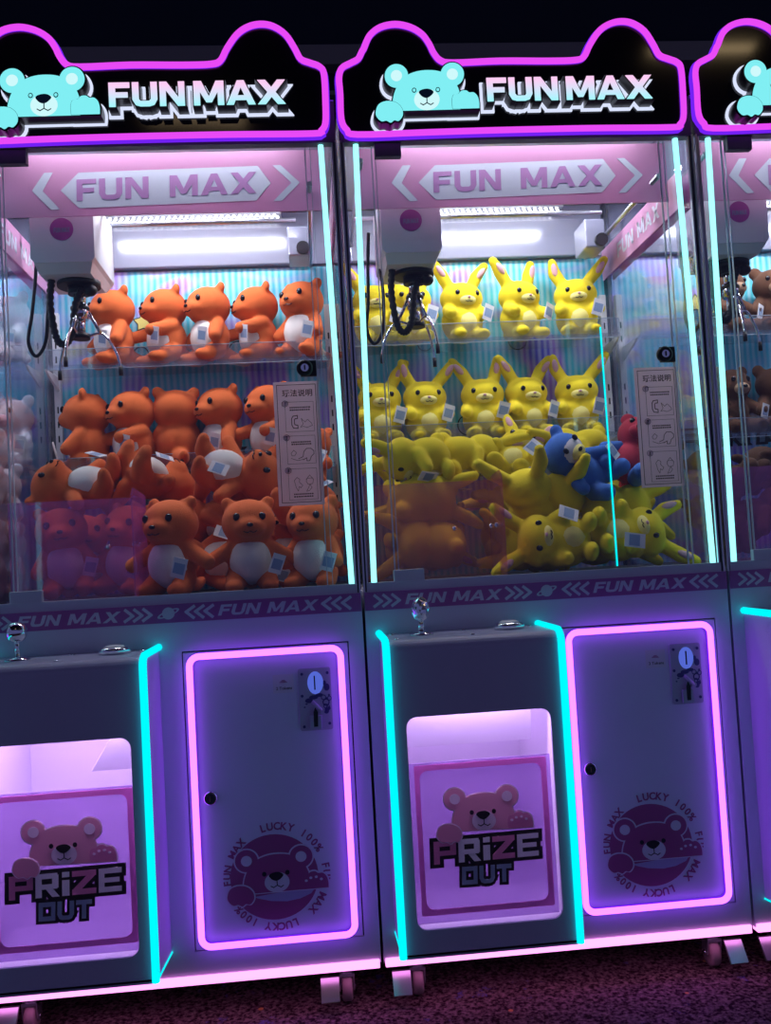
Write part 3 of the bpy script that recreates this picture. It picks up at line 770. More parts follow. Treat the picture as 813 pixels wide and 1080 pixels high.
    for i in range(4): j = (i+1) % 4; b.face([A_[i], B_[i], B_[j], A_[j]])
    cg = b.build('crane_carriage', root)
    b = MB('belt'); b.prism(elps(.169, 1.782, .026, .026, 36), .154, .155)
    for ch, p in lay('FUN MAX', (425.5, 236), (441.5, 235), (0, -5), .1, .3): b.prism(xz(p, .1535), .1534, .154, 'printteal')
    b.build('carriage_sticker', cg, label='round pink sticker')
    cx_, cy_, tz = .180, .25, 1.688
    b = MB('blackmatt'); b.cyl((cx_, cy_, tz), (cx_, cy_, tz-.012), .05, n=20); b.cyl((cx_, cy_, tz-.012), (cx_, cy_, tz-.030), .026); b.ell((cx_+.030, cy_-.02, tz-.026), (.016, .016, .014)); b.build('winch', cg)
    b = MB('chrome'); b.cyl((cx_, cy_, tz-.02), (cx_, cy_, tz-.055), .014); b.cyl((cx_, cy_, tz-.055), (cx_, cy_, tz-.09), .019); b.cyl((cx_, cy_, tz-.09), (cx_, cy_, tz-.125), .011)
    b.cyl((cx_, cy_, tz-.125), (cx_, cy_, tz-.137), .021, 'blackmatt'); b.cyl((cx_, cy_, tz-.060), (cx_, cy_, tz-.066), .022, 'blackmatt')
    cl = b.build('claw_body', cg)
    for k, a in enumerate((20, 140, 260)):
        a = math.radians(a+accent*35); d = Vector((math.cos(a), math.sin(a), 0)); t0 = Vector((cx_, cy_, tz))
        pts = [t0+d*.012+Vector((0, 0, -.131)), t0+d*.045+Vector((0, 0, -.120)), t0+d*.066+Vector((0, 0, -.140)), t0+d*.083+Vector((0, 0, -.175)), t0+d*.088+Vector((0, 0, -.21))]
        b = MB('chrome'); b.tube(smooth([tuple(p) for p in pts], 4, False), .0032, n=8)
        b.tube([tuple(t0+d*.018+Vector((0, 0, -.07))), tuple(t0+d*.045+Vector((0, 0, -.120)))], .0042, n=8)
        q = pts[-1]; b.cyl(q+Vector((0, 0, .012)), q+Vector((0, 0, -.010)), .0048, 'blackmatt', n=10)
        b.build('claw_finger', cl)
    b = MB('blackmatt')
    pth = smooth([(cx_-.055, cy_-.03, tz-.0), (cx_-.060, cy_-.032, tz-.06), (cx_-.050, cy_-.03, tz-.135), (cx_-.033, cy_-.03, tz-.155), (cx_-.015, cy_-.025, tz-.13), (cx_-.004, cy_-.025, tz-.06), (cx_+.012, cy_-.022, tz-.022)], 14, False)
    b.tube(pth, [.0088 if i % 3 else .0066 for i in range(len(pth))], n=10); b.build('coiled_hose', cg)
    b = MB('blackmatt'); b.tube(smooth([(.078, .28, 1.80), (.072, .28, 1.72), (.066, .26, 1.62), (.058, .25, 1.55), (.075, .25, 1.515), (.098, .25, 1.55), (.104, .26, 1.64), (.102, .29, 1.71)], 6, False), .0042, n=8)
    b.build('power_cable', cg)
    # --- prize chute
    b = MB(accent and 'pinkacrylic' or 'purpleacrylic')
    b.box(.015, .322, .196, .199, .936, 1.166)
    v = [(.040, .936), (.196, .936), (.196, 1.168), (.060, 1.176), (.040, 1.160)]
    A_ = [b.bm.verts.new((.320, p, q)) for p, q in v]; B_ = [b.bm.verts.new((.323, p, q)) for p, q in v]
    b.face(A_); b.face(B_[::-1])
    for i in range(5): j = (i+1) % 5; b.face([A_[i], B_[i], B_[j], A_[j]])
    ch = b.build('prize_chute', root, label='tinted clear box round the prize hole')
    for p in ((.235, .195, 1.055), (.315, .150, 1.055), (.315, .090, 1.055)): MB('chrome').ell(p, (.006, .004, .006), sub=2).build('rivet', ch)
    # --- marquee
    pts = C3((15, 205), (40, 150), (85, 115), (150, 102), (215, 115), (265, 145), (295, 185), (315, 225), (345, 258), (400, 267), (600, 259))
    pts += C4((60, 205), (150, 202), (180, 190), (200, 150), (230, 105), (265, 80), (305, 71), (345, 78), (385, 105), (415, 150), (435, 185), (465, 198), (495, 210), (510, 235), (517, 330), (518, 395), (505, 420), (480, 430), (200, 433))
    pts += C3((600, 556), (300, 565)) + [(377, 141.5), (366, 136.5), (360, 125.5), (358.7, 98.4), (357.5, 81.2), (360.5, 71.3), (369.7, 66), (377.6, 61.5), (382, 53)]
    out = smooth(xz(pts, -.006), 4)
    out = [(min(max(x, .0085), .7915), z) for x, z in out]
    b = MB('black'); b.prism(out, .000, .056); mq = b.build('marquee', root)
    MB('magenta').tube([(x, -.004, z) for x, z in out], .0070, closed=True, n=8).build('marquee_neon', mq, label='magenta neon tube round the sign')
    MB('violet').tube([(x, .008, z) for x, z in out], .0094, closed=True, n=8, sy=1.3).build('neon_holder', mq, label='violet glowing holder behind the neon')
    # bear sign
    yf = -.040; k = 163/5.807
    S = bear_shapes(CM((403, 226))[0], k, -1.5)
    b = MB('bearface')
    order = ('earL', 'earR', 'head', 'pawL', 'pawR')
    for n_ in order: b.prism(xz(rim(S[n_], 1.6), yf), yf+.002, -.006, 'signside')
    for n_ in order: b.prism(xz(rim(S[n_], 4.2), yf), -.006, -.0005, 'signwhite')
    b.build('bear_sign_box', mq)
    b = MB('bearface')
    def face(pts_, mat, lv): b.prism(xz(pts_, yf), yf-lv*.0004, yf-lv*.0004+.0004 if lv else yf+.002, mat)
    for n_ in ('earL', 'earR', 'head'): face(S[n_], 'bearface', 0)
    face(S['inL'], 'bearlight', 1); face(S['inR'], 'bearlight', 1); face(S['muzzle'], 'bearlight', 1)
    face(S['nose'], 'bearline', 2)
    for n_ in ('eyeL', 'eyeR'): face(S[n_], 'bearline', 2); face(S[n_+'i'], 'bearface', 3)
    for q in S['mouth']: face(q, 'bearline', 2)
    for n_ in ('pawL', 'pawR'): face(rim(S[n_], .35), 'bearline', 2); face(S[n_], 'bearface', 3)
    b.build('bear_sign_face', mq, label='lit cyan bear face')
    # name sign
    BL, BR, up = (514.3, 106.6), (688.3, 103.4), (-1.6, -24.6)
    b = MB('signside')
    for ch_, p in lay('FUN MAX', BL, BR, up, .09, .16, .05): b.prism(xz(p, yf), yf+.002, -.006, 'signside')
    for ch_, p in lay('FUN MAX', BL, BR, up, .09, .16, .15): b.prism(xz(p, yf), -.006, -.0005, 'signwhite')
    b.build('name_sign_box', mq)
    b = MB('name')
    for ch_, p in lay('FUN MAX', BL, BR, up, .09, .16): b.prism(xz(p, yf), yf, yf+.003)
    b.build('name_sign_face', mq, label='lit letters fading from pink to pale blue')
    # --- casters
    for xx in (.075, .725):
        for yy in (.048, .600):
            a = math.radians(25 if xx > .4 else -20)
            b = MB('steel'); b.box(xx-.028, xx+.028, yy-.028, yy+.028, .140, .146)
            s_ = -1 if (xx > .4 and idx == 1) else 1
            b.cyl((xx, yy, .125), (xx, yy, .14), .014)
            for dx_ in (-.016, .013):
                v = [(yy-.016, .128), (yy+.016, .128), (yy+.016, .094), (yy+.004, .084), (yy-.010, .094)]
                A_ = [b.bm.verts.new((xx+dx_, p, q)) for p, q in v]; B_ = [b.bm.verts.new((xx+dx_+.003, p, q)) for p, q in v]
                b.face(A_); b.face(B_[::-1])
                for i in range(5): j = (i+1) % 5; b.face([A_[i], B_[i], B_[j], A_[j]])
            b.box(xx-.016, xx+.016, yy-.016, yy+.016, .122, .128)
            ct = b.build('caster', root)
            b = MB('caster'); w_ = .011
            b.lathe([(.012, -w_), (.026, -w_), (.029, -w_*.6), (.029, w_*.6), (.026, w_), (.012, w_)], (0, 0, 0), n=24, axis='y')
            for v in b.bm.verts: v.co = Vector((xx+v.co.y, yy+.004+v.co.x, FLOOR+.0292+v.co.z))
            b.cyl((xx-.018, yy+.004, FLOOR+.0292), (xx+.018, yy+.004, FLOOR+.0292), .006, 'chrome', n=12)
            b.build('caster_wheel', ct)
            b = MB('steel'); v = [(yy-.018, .128), (yy-.026, .128), (yy-.056, .092), (yy-.050, .088)]
            A_ = [b.bm.verts.new((xx-s_*.036-.019, p, q)) for p, q in v]; B_ = [b.bm.verts.new((xx-s_*.036+.019, p, q)) for p, q in v]
            b.face(A_); b.face(B_[::-1])
            for i in range(4): j = (i+1) % 4; b.face([A_[i], B_[i], B_[j], A_[j]])
            b.build('brake_pedal', ct)
    # --- lamps that belong to the machine
    def lamp(name, kind, loc, energy, col, size=None, size_y=None, rot=(0, 0, 0)):
        d = bpy.data.lights.new(name, kind); d.energy = energy; d.color = col
        if kind == 'AREA':
            d.shape = 'RECTANGLE'; d.size = size; d.size_y = size_y
        else: d.shadow_soft_size = size
        o = bpy.data.objects.new(name, d); COL.objects.link(o); o.location = Vector(loc)-OFF; o.rotation_euler = rot; o.parent = root; return o
    lamp('case_lamp', 'AREA', (.412, .36, 1.985), LAMP[0], (.92, .94, 1.), .50, .05, (math.radians(4), 0, 0))
    lamp('header_lamp', 'AREA', (.40, .055, 1.985), LAMP[1], (.93, .92, 1.), .60, .02, (math.radians(12), 0, 0))
    lamp('prize_lamp', 'AREA', (.20, -.152, .746), LAMP[2]*1.6, (.78, .52, 1.), .26, .02, (math.radians(10), 0, 0)); lamp('prize_lamp', 'AREA', (.20, .05, .745), LAMP[2]*.6, (.72, .46, 1.), .25, .10)
    return root

LAMP = (4.0, 2.7, .9)
build_machine(1, 'claw machine full of yellow plush toys with a crystal joystick, the middle machine', 'crystal', (1.578, 1.305), (.060, .318, (.0, .004)), 1)
build_machine(0, 'claw machine full of orange plush toys with a chrome ball joystick', 'chrome', (1.545, 1.258), (.330, .352, (-.082, 0)), 0)
build_machine(2, 'claw machine with brown plush bears cut off by the right photo edge', 'crystal', (1.570, 1.285), (.060, .318, (.0, .004)), 0)
build_machine(-1, 'claw machine with white plush beyond the side glass of the orange toys', 'chrome', (1.560, 1.28), (.060, .318, (.0, .004)), 0)

# ---------------------------------------------------------------- plush toys (all plain, of no known figure)
def remesh(b, name, mat, vox=.0045):
    me = b.mesh('rough', None); o = bpy.data.objects.new('rough', me); COL.objects.link(o)
    r = o.modifiers.new('r', 'REMESH'); r.mode = 'VOXEL'; r.voxel_size = vox; r.use_smooth_shade = True
    s = o.modifiers.new('s', 'SMOOTH'); s.iterations = 4; s.factor = .5
    dg = bpy.context.evaluated_depsgraph_get(); dg.update()
    nm = bpy.data.meshes.new_from_object(o.evaluated_get(dg)); nm.name = name
    nm.materials.clear(); nm.materials.append(M[mat])
    for p in nm.polygons: p.use_smooth = True; p.material_index = 0
    bpy.data.objects.remove(o); return nm
KIND = {}
def kind(key, parts): KIND[key] = parts
def tagmesh(p, rot):
    b = MB('tag'); b.box(-.014, .014, -.0006, .0006, -.021, .021); b.box(-.011, .011, -.0010, -.0006, -.012, .010, 'tagprint')
    R = Matrix.Translation(p) @ Euler(rot).to_matrix().to_4x4()
    for v in b.bm.verts: v.co = R @ v.co
    return b.mesh('paper_tag')
def eyes(x, y, z, r=.0052):
    return [('eye', MB('bead').ell((s*x, y, z), (r, r*.7, r*1.15), sub=2).mesh('eye')) for s in (-1, 1)]
def cub(key, coat, belly, pose):
    b = MB(coat)
    b.ell((0, -.004, .150), (.058, .056, .052)); b.ell((0, -.046, .139), (.034, .026, .023))
    for s in (-1, 1):
        b.ell((s*.043, .006, .193), (.016, .009, .016), sub=2)
        ax = {'down': (.060, -.030, .060), 'fwd': (.046, -.068, .078), 'out': (.088, -.014, .068)}[pose]
        b.caps((s*.036, -.004, .098), (s*ax[0], ax[1], ax[2]), .019, .0165)
        b.caps((s*.028, -.004, .034), (s*.036, -.030, .018), .026, .022); b.ell((s*.037, -.046, .015), (.019, .028, .0155))
    b.ell((0, 0, .070), (.050, .047, .056))
    b.caps((0, .035, .030), (0, .085, .020), .024, .015); b.caps((0, .085, .020), (0, .108, .028), .015, .010)
    body = remesh(b, 'body', coat)
    bl = MB(belly).ell((0, -.0125, .068), (.0455, .0405, .052)).mesh('belly_patch')
    ns = MB('bead').ell((0, -.0715, .143), (.007, .004, .0045), sub=2).mesh('nose')
    parts = [('body', body), ('belly_patch', bl), ('nose', ns)]+eyes(.0265, -.0520, .161, .0078)+[('mouth', MB('bead').tube(smooth([(-.014, -.0665, .130), (-.006, -.0705, .1265), (0, -.0715, .1295), (.006, -.0705, .1265), (.014, -.0665, .130)], 3, False), .0011, n=6).mesh('mouth'))]
    parts.append(('paper_tag', tagmesh((.052, -.062, .058) if pose != 'fwd' else (.058, -.066, .062), (.2, .3, .35))))
    kind(key, parts)
cub('orange_down', 'orange', 'cream', 'down'); cub('orange_fwd', 'orange', 'cream', 'fwd'); cub('orange_out', 'orange', 'cream', 'out')
def rabbit(key, coat, pale, spread, lean, bend):
    b = MB(coat)
    b.ell((0, -.002, .118), (.054, .047, .043)); b.ell((0, 0, .056), (.052, .046, .056))
    for s in (-1, 1):
        b.ell((s*.030, -.044, .015), (.021, .026, .016), sub=2); b.caps((s*.040, -.012, .083), (s*.046, -.046, .068), .0165, .0155)
        l = lean*s
        p0 = Vector((s*.028, .004, .148)); p1 = Vector((s*(.028+spread)+lean*.4, .004, .182)); p2 = Vector((s*(.028+spread*1.5)+lean+bend*s, .0, .210))
        b.caps(p0, p1, .0155, .0165); b.caps(p1, p2, .0165, .0115)
    b.ell((0, .046, .030), (.019, .019, .019), sub=2)
    body = remesh(b, 'body', coat)
    mz = MB(pale).ell((0, -.0385, .106), (.022, .0125, .014)).mesh('muzzle')
    ns = MB('rose').ell((0, -.0515, .1105), (.0042, .003, .0032), sub=2).mesh('nose')
    ears = []
    for s in (-1, 1):
        p1 = Vector((s*(.028+spread)+lean*.4, .004, .182)); p2 = Vector((s*(.028+spread*1.5)+lean+bend*s, .0, .210)); q = p1.lerp(p2, .30); d = (p2-p1).normalized()
        e = MB('rose'); e.ell((0, 0, 0), (.0075, .0055, .019), sub=2)
        R = Matrix.Translation(q+Vector((0, -.0125, -.004))) @ Vector((0, 0, 1)).rotation_difference(d).to_matrix().to_4x4()
        for v in e.bm.verts: v.co = R @ v.co
        ears.append(('inner_ear', e.mesh('inner_ear')))
    ears.append(('belly_patch', MB(pale).ell((0, -.0085, .052), (.036, .0405, .040)).mesh('belly_patch')))
    kind(key, ears+[('body', body), ('muzzle', mz), ('nose', ns)]+eyes(.025, -.0410, .124, .0064)+[('mouth', MB('bead').tube(smooth([(-.009, -.0490, .101), (-.004, -.0505, .0985), (0, -.0512, .1010), (.004, -.0505, .0985), (.009, -.0490, .101)], 3, False), .0009, n=6).mesh('mouth'))]+[('paper_tag', tagmesh((.040, -.066, .066), (.1, .25, .3)))])
rabbit('yellow_a', 'yellow', 'paleyellow', .018, .0, .012); rabbit('yellow_b', 'yellow', 'paleyellow', .024, .012, .0); rabbit('yellow_c', 'yellow', 'paleyellow', .014, -.014, .006)
def teddy(key, coat, pale, limb=None, face=None):
    b = MB(coat); b.ell((0, -.004, .142), (.054, .050, .048)); b.ell((0, 0, .066), (.046, .042, .054))
    lb = MB(limb or coat)
    for s in (-1, 1):
        b.ell((s*.042, .004, .184), (.019, .011, .019), sub=2)
        t = lb if limb else b
        t.caps((s*.036, -.006, .095), (s*.062, -.040, .066), .019, .017); t.caps((s*.028, -.010, .028), (s*.042, -.062, .020), .024, .022)
    b.ell((0, .044, .030), (.016, .016, .016), sub=2)
    parts = [('body', remesh(b, 'body', coat))]
    if limb: parts.append(('limbs', remesh(lb, 'limbs', limb)))
    else: lb.bm.free()
    if face: parts.append(('face_patch', MB(face).ell((0, -.011, .140), (.046, .046, .040)).mesh('face_patch')))
    parts.append(('muzzle', MB(pale).ell((0, -.048, .128), (.023, .018, .017)).mesh('muzzle')))
    parts.append(('nose', MB('bead').ell((0, -.0655, .132), (.007, .004, .005), sub=2).mesh('nose')))
    kind(key, parts+eyes(.023, -.0535 if face else -.0465, .155, .0070)+[('paper_tag', tagmesh((.060, -.062, .060), (.1, .2, .3)))])
teddy('brown', 'brown', 'tan'); teddy('white', 'whiteplush', 'rose', None, None); teddy('blue', 'blue', 'paleyellow', None, 'whiteplush'); teddy('redblue', 'red', 'red', 'blue')
USED = {}
def plush(name, key, loc, rot, label, group, scale=1., cat='plush toy'):
    r = empty(name, loc, rot, label, cat, group); r.scale = [scale*k for k in {'orange': (1.07, 1.07, 1.05), 'yellow': (1.15, 1.12, 1.07)}.get(key.split('_')[0], (1, 1, 1))]
    for n_, me in KIND[key]:
        o = bpy.data.objects.new(n_, me); COL.objects.link(o); o.parent = r
    return r
D = math.radians
def at_shelf(px, zs, y, m):
    """stands on a shelf; px only fixes where along it"""
    q = un(px, 400, y); return q
def lying(name, key, u, w, y, rot, label, group, s=1., h=.095):
    c = un(u, w, y); R = Euler([D(a) for a in rot]); v = Vector((0, 0, h*s)); v.rotate(R)
    return plush(name, key, c-v, R, label, group, s)
def heaped(name, key, x, y, z, head, face, label, group, s=1., h=.095):
    """middle of the toy at (x, y, z); head and face say which way it lies and looks"""
    hd = Vector(head).normalized(); f = Vector(face); f = (f-hd*f.dot(hd)).normalized()
    R = Matrix(((-f).cross(hd), -f, hd)).transposed(); e = R.to_euler()
    return plush(name, key, Vector((x, y, z))-R @ Vector((0, 0, h*s)), e, label, group, s)
ORD = ('leftmost', 'second from the left', 'middle', 'second from the right', 'rightmost')
# orange toys
g = 'orange plush cubs on the top shelf'
for i, (u, rz, kk) in enumerate(((124, -50, 'orange_down'), (176, -54, 'orange_fwd'), (224, -50, 'orange_down'), (269, -64, 'orange_fwd'), (320, -34, 'orange_down'))):
    q = un(u, 340, .555); plush('orange_plush', kk, (q.x, .557, 1.545), (0, 0, D(rz)), f'orange plush cub in side view on the top shelf, {ORD[i]} of five', g, 1.0)
g = 'orange plush cubs on the middle shelf'
for i, (u, rz, kk) in enumerate(((100, -100, 'orange_down'), (143, -46, 'orange_fwd'), (188, -165, 'orange_down'), (232, -48, 'orange_down'), (281, -40, 'orange_fwd'))):
    q = un(u, 450, .555)
    lab = f'orange plush cub on the middle shelf, {ORD[i]} of five' if i != 2 else 'orange plush cub turned to show its back on the middle shelf'
    plush('orange_plush', kk, (q.x, .557, 1.258), (0, 0, D(rz)), lab, g, 1.04)
g = 'orange plush cubs leaning on the front glass'
for u, rz, kk, lab, yy, ss in ((184, -24, 'orange_out', 'orange plush cub beside the magenta chute facing the front glass', .12, 1.02), (269, 6, 'orange_out', 'orange plush cub facing the front glass, between two others', .115, .98), (327, -20, 'orange_down', 'orange plush cub facing the front glass below the instruction sheet', .12, .96)):
    q = un(u, 600, yy); plush('orange_plush', kk, (q.x, yy, .936), (0, 0, D(rz)), lab, g, ss)
g = 'orange plush cubs heaped behind the front ones'
for kk, x, y, z, hd, fc, lab in (
    ('orange_down', .115, .290, 1.03, (-.1, 0, 1), (.2, -1, 0), 'orange plush cub seen tinted through the chute panel, left one'),
    ('orange_down', .255, .290, 1.03, (.1, 0, 1), (-.4, -1, 0), 'orange plush cub seen tinted through the chute panel, right one'),
    ('orange_down', .12, .47, 1.03, (0, .1, 1), (.3, -1, 0), 'orange plush cub behind the two tinted ones, nearer the left glass'),
    ('orange_fwd', .27, .48, 1.03, (0, .1, 1), (-.3, -1, 0), 'orange plush cub behind the two tinted ones, nearer the middle'),
    ('orange_out', .125, .34, 1.205, (-1, .1, .05), (0, -.55, .8), 'orange plush cub lying on its back above the magenta chute, head to the left'),
    ('orange_out', .300, .37, 1.205, (.55, .6, -.25), (-.2, -.55, .9), 'orange plush cub on its back with its cream belly up above the chute'),
    ('orange_down', .465, .30, 1.005, (-1, 0, 0), (0, -1, .2), 'orange plush cub low in the heap behind the middle front one, head left'),
    ('orange_down', .680, .305, 1.005, (1, 0, .05), (0, -1, .2), 'orange plush cub low in the heap behind the right front one, head right'),
    ('orange_down', .46, .47, 1.01, (1, 0, 0), (0, -.3, 1), 'orange plush cub lowest at the back of the heap, under the sprawled one'),
    ('orange_down', .68, .47, 1.01, (-1, 0, 0), (0, -.3, 1), 'orange plush cub lowest at the back of the heap, by the right side glass'),
    ('orange_down', .455, .40, 1.115, (-1, .1, 0), (0, -.2, -1), 'orange plush cub lying face down just under the sprawled one'),
    ('orange_fwd', .690, .35, 1.12, (.3, .9, .2), (-.1, -.2, 1), 'orange plush cub on its back by the right side glass, behind the sheet'),
    ('orange_out', .520, .33, 1.215, (1, .1, -.18), (0, -.75, .66), 'large orange plush cub sprawled across the top of the heap, belly to the glass'),
    ('orange_down', .700, .46, 1.225, (.1, .5, .8), (-.3, -.8, .5), 'orange plush cub leaning back at the top of the heap behind the instruction sheet')):
    heaped('orange_plush', kk, x-PITCH, y, z, hd, fc, lab, g, 1.04 if 'sprawled across' in lab else 1.)
# yellow toys
g = 'yellow plush rabbits on the top shelf'
for i, (u, rz, kk) in enumerate(((391, 6, 'yellow_a'), (428, 4, 'yellow_c'), (487, 14, 'yellow_a'), (548, 22, 'yellow_c'), (608, -6, 'yellow_b'))):
    q = un(u, 330, .555); plush('yellow_plush', kk, (q.x, .557, 1.578), (0, 0, D(rz)), f'yellow plush rabbit sitting on the top shelf, {ORD[i]} of five', g, 1.0)
g = 'yellow plush rabbits on the middle shelf'
for i, (u, rz, kk) in enumerate(((398, 2, 'yellow_a'), (447, 6, 'yellow_b'), (509, -4, 'yellow_c'), (556, 12, 'yellow_a'), (606, -6, 'yellow_b'))):
    q = un(u, 420, .555); plush('yellow_plush', kk, (q.x, .557, 1.305), (0, 0, D(rz)), f'yellow plush rabbit sitting on the middle shelf, {ORD[i]} of five', g, 1.0)
g = 'yellow plush rabbits in the heap'
for kk, x, y, z, hd, fc, lab in (
    ('yellow_a', .445, .120, .998, (-1, 0, .08), (0, -1, .25), 'yellow plush rabbit lying on the case floor at the front beside the chute wall'),
    ('yellow_b', .668, .120, .998, (1, 0, .08), (0, -1, .45), 'yellow plush rabbit lying on the case floor at the right front corner'),
    ('yellow_c', .445, .265, .998, (-1, 0, .1), (0, 1, .1), 'yellow plush rabbit lying on the case floor, hidden behind the front left one'),
    ('yellow_a', .668, .265, .998, (1, 0, .1), (0, 1, .1), 'yellow plush rabbit lying on the case floor, hidden behind the front right one'),
    ('yellow_b', .445, .43, .998, (1, 0, 0), (0, -1, 0), 'yellow plush rabbit lowest at the back of the heap, nearer the chute'),
    ('yellow_c', .668, .43, .998, (-1, 0, 0), (0, -1, 0), 'yellow plush rabbit lowest at the back of the heap, by the right side glass'),
    ('yellow_b', .410, .215, 1.110, (-.35, -.5, .75), (0, .3, .9), 'yellow plush rabbit showing its back to the glass beside the chute wall'),
    ('yellow_a', .505, .200, 1.100, (.5, -.3, .25), (.1, .6, .9), 'yellow plush rabbit pinned under the blue toy in the heap'),
    ('yellow_c', .675, .185, 1.100, (1, .1, .1), (0, 1, .2), 'yellow plush rabbit with its back to the glass below the red and blue toy'),
    ('yellow_a', .445, .42, 1.112, (-1, 0, .1), (0, -.1, -1), 'yellow plush rabbit face down under the black wall letters, lower one'),
    ('yellow_b', .668, .40, 1.112, (1, 0, .1), (0, -.1, -1), 'yellow plush rabbit face down in the heap behind the red and blue toy'),
    ('yellow_a', .600, .42, 1.240, (-1, .1, .1), (0, -.35, -.9), 'yellow plush rabbit lying highest in the heap above the blue toy'),
    ('yellow_c', .430, .40, 1.215, (.5, .5, .7), (-.3, -.9, .3), 'yellow plush rabbit tipped back under the black wall letters, upper one'),
    ('yellow_b', .180, .275, .998, (-1, 0, .1), (0, 1, .1), 'yellow plush rabbit tinted through the pink chute panel, lowest front one'),
    ('yellow_c', .180, .285, 1.112, (1, 0, .1), (0, 1, .3), 'yellow plush rabbit tinted through the pink chute panel, upper one'),
    ('yellow_a', .180, .430, 1.02, (1, 0, .2), (0, -1, 0), 'yellow plush rabbit behind the tinted ones at the back of the chute'),
    ('yellow_b', .180, .430, 1.14, (-1, 0, .2), (0, -1, 0), 'yellow plush rabbit behind the tinted ones, second from the floor'),
    ('yellow_a', .155, .33, 1.222, (-1, -.05, .05), (0, -.35, -.9), 'yellow plush rabbit lying face down above the chute panel, head to the left'),
    ('yellow_c', .300, .37, 1.228, (.9, .35, .1), (0, -.3, -.9), 'yellow plush rabbit lying face down above the chute panel, head to the right')):
    heaped('yellow_plush', kk, x, y, z, hd, fc, lab, g)
heaped('blue_plush', 'blue', .528, .175, 1.185, (-.62, -.10, .55), (.25, -1, .25), 'blue plush bear with a white face tilted over on the yellow heap', None, .98)
heaped('red_plush', 'redblue', .688, .215, 1.215, (.45, .25, .8), (-.45, -1, .1), 'red plush bear with blue limbs half hidden behind the instruction sheet', None, 1.)
# brown bears in the next machine
g = 'brown plush bears in the next machine'
for u, w, y, rot, lab in ((772, 355, .50, (0, 0, 20), 'brown plush bear on the top shelf nearest the glass corner'), (815, 352, .50, (0, 0, -10), 'brown plush bear on the top shelf at the photo edge'),
    (775, 425, .50, (0, 0, 10), 'brown plush bear on the middle shelf nearest the glass corner'), (815, 425, .50, (0, 0, 0), 'brown plush bear on the middle shelf at the photo edge')):
    q = un(u, w, .555); plush('brown_plush', 'brown', (q.x, .557, 1.570 if w < 400 else 1.285), [D(a) for a in rot], lab, g, 1.)
for u, w, y, rot, lab in ((768, 505, .33, (-60, 0, 40), 'brown plush bear lying in the heap, left one'), (808, 500, .36, (70, 0, -60), 'brown plush bear lying in the heap, right one'),
    (775, 560, .28, (-40, 0, 20), 'brown plush bear behind the purple chute, upper one'), (800, 590, .26, (70, 0, 80), 'brown plush bear behind the purple chute, lower one')):
    lying('brown_plush', 'brown', u, w, y, rot, lab, g)
# white bears seen through the side glass
g = 'white plush bears beyond the side glass'
for x, y, z, rot, lab in ((-.875, .555, 1.561, (0, 0, -30), 'white plush bear on the top shelf beyond the side glass'), (-.875, .555, 1.281, (0, 0, -20), 'white plush bear on the middle shelf beyond the side glass'),
    (-.985, .555, 1.281, (0, 0, 10), 'white plush bear on the middle shelf, farther from the side glass'), (-.885, .40, 1.165, (0, 0, -40), 'white plush bear sitting highest in the heap beyond the side glass'),
    (-.875, .26, 1.055, (0, 0, -50), 'white plush bear in the heap beyond the side glass, middle height'), (-.87, .15, .936, (0, 0, -40), 'white plush bear on the case floor beyond the side glass, front one'),
    (-.88, .31, .936, (0, 0, -30), 'white plush bear on the case floor beyond the side glass, second one'), (-.88, .46, .936, (0, 0, -30), 'white plush bear on the case floor beyond the side glass, third one'),
    (-.88, .46, 1.06, (0, 0, -10), 'white plush bear under the highest one beyond the side glass')):
    plush('white_plush', 'white', (x, y, z), [D(a) for a in rot], lab, g)

# ---------------------------------------------------------------- let the heaps settle: inside the case, on its floor, not through one another
from mathutils.bvhtree import BVHTree
bpy.context.view_layer.update()
toys = []
for r in [o for o in bpy.data.objects if o.get('category') == 'plush toy']:
    bd = [c for c in r.children if c.name.split('.')[0] == 'body'][0]; mw = bd.matrix_world
    vs = [mw @ v.co for v in bd.data.vertices]; lab = r['label']
    lo = Vector([min(v[i] for v in vs) for i in range(3)]); hi = Vector([max(v[i] for v in vs) for i in range(3)])
    mx = math.floor((lo.x+hi.x)/2/PITCH)*PITCH
    if lab.startswith('orange') and 'right side glass' in lab: mx = -PITCH
    if lab.startswith('yellow'): mx = 0.
    B0 = Vector((mx+.016, .204 if 'tinted through' in lab or 'purple chute' in lab else .044, .936)); B1 = Vector((mx+.784, .628, 1.9))
    toys.append(dict(r=r, vs=vs[::30], bv=BVHTree.FromPolygons(vs, [tuple(p.vertices) for p in bd.data.polygons]), lo=lo, hi=hi, B0=B0, B1=B1, o=Vector((0, 0, 0)), c=Vector((0, 0, 0)), shelf='shelf' in lab or 'front glass' in lab or lab[:3] in ('blu', 'red')))
def clamp(t):
    for i in range(3):
        if t['shelf'] and i == 2: continue
        d = t['B0'][i]-(t['lo'][i]+t['o'][i])
        if d > 0: t['o'][i] += d
        d = (t['hi'][i]+t['o'][i])-t['B1'][i]
        if d > 0: t['o'][i] -= d
for t in toys: clamp(t); t['c'] = t['o'].copy()
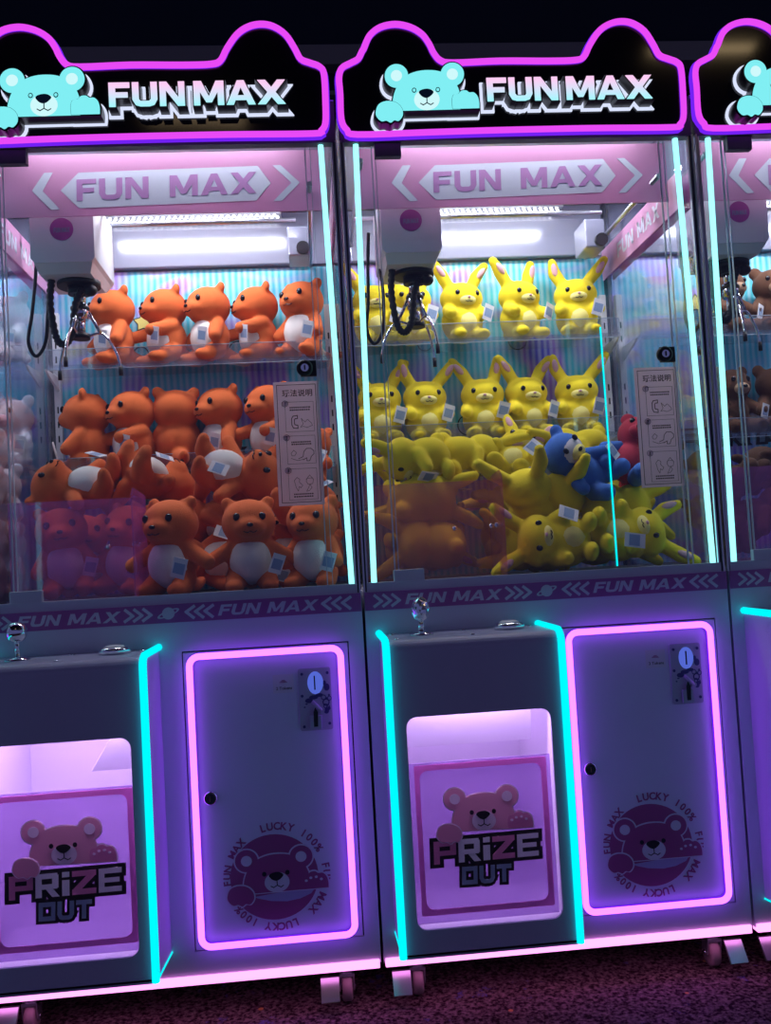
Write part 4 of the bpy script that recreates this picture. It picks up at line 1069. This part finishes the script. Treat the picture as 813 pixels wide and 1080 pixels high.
for it in range(8):
    for i, A in enumerate(toys):
        for Bt in toys[i+1:]:
            if any(A['lo'][k]+A['o'][k] > Bt['hi'][k]+Bt['o'][k] or A['hi'][k]+A['o'][k] < Bt['lo'][k]+Bt['o'][k] for k in range(3)): continue
            push = Vector((0, 0, 0)); dm = 0.
            for P_, Q_, sg_ in ((A, Bt, 1), (Bt, A, -1)):
                d0 = P_['o']-Q_['o']
                for v in P_['vs']:
                    h = Q_['bv'].find_nearest(v+d0)
                    if h[0] is not None and (v+d0-h[0]).dot(h[1]) < 0: push += (h[0]-v-d0)*sg_; dm = max(dm, h[3])
            if dm < .006 or push.length < 1e-6: continue
            push = push.normalized()*(dm-.004)*.45
            for T_, sg_ in ((A, .5), (Bt, -.5)):
                q = push*sg_*(2 if (A if T_ is Bt else Bt)['shelf'] and not T_['shelf'] else 1)
                if T_['shelf']: q = Vector((q.x*.6, 0, 0))
                T_['o'] += q; e = T_['o']-T_['c']
                lim = .012 if T_['shelf'] else .03
                if e.length > lim: T_['o'] = T_['c']+e*(lim/e.length)
                clamp(T_)
for t in toys: t['r'].location += t['o']

# ---------------------------------------------------------------- the hall
M['floor'] = carpet('carpet')
M['hallwall'] = plain('hall_wall', (.020, .030, .045), .6, 0, .3, .3, 2)
M['hallceiling'] = plain('hall_ceiling', (.010, .012, .018), .7, 0, .3, .3, 2)
M['beam'] = plain('beam_grey', (.30, .28, .24), .5)
def structure(b, name):
    o = b.build(name, None, None); o['kind'] = 'structure'; return o
b = MB('floor'); b.box(-4, 4, -4.5, 1.3, FLOOR-.05, FLOOR); structure(b, 'floor')
b = MB('hallwall'); b.box(-4, 4, 1.2, 1.3, FLOOR, 3.4); structure(b, 'wall_back')
b = MB('hallceiling'); b.box(-4, 4, -4.5, 1.3, 3.3, 3.4); structure(b, 'ceiling')
b = MB('beam'); b.box(-4, 4, 1.14, 1.2, 2.715, 2.785); structure(b, 'trim_1')
b = MB('beam'); b.box(-4, 4, 1.13, 1.2, 2.60, 2.615); structure(b, 'trim_2')
def hall(name, loc, energy, col, sx, sy, target):
    d = bpy.data.lights.new(name, 'AREA'); d.energy = energy; d.color = col; d.shape = 'RECTANGLE'; d.size = sx; d.size_y = sy
    o = bpy.data.objects.new(name, d); COL.objects.link(o); o.location = loc
    o.rotation_euler = (Vector(target)-Vector(loc)).to_track_quat('-Z', 'Y').to_euler(); return o
hall('hall_lamp', (1.83, -2.05, 3.28), .7, (1., .72, .38), .5, .05, (1.83, -1.5, 0))
hall('hall_lamp', (-.58, -2.63, 3.28), .5, (1., .70, .40), .5, .12, (-.5, -2.0, 0))

w = bpy.data.worlds.new('hall_air'); bpy.context.scene.world = w; w.use_nodes = True
bg = w.node_tree.nodes['Background']; bg.inputs[0].default_value = (.37, .39, 1., 1); bg.inputs[1].default_value = .18
sc = bpy.context.scene
sc.view_settings.view_transform = 'Standard'; sc.view_settings.look = 'None'; sc.view_settings.gamma = 1; sc.view_settings.exposure = 0
sc.view_settings.use_curve_mapping = False
cy = sc.cycles
cy.use_denoising = True; cy.max_bounces = 10; cy.diffuse_bounces = 3; cy.glossy_bounces = 4; cy.transparent_max_bounces = 32; cy.transmission_bounces = 6
cy.sample_clamp_indirect = 4.
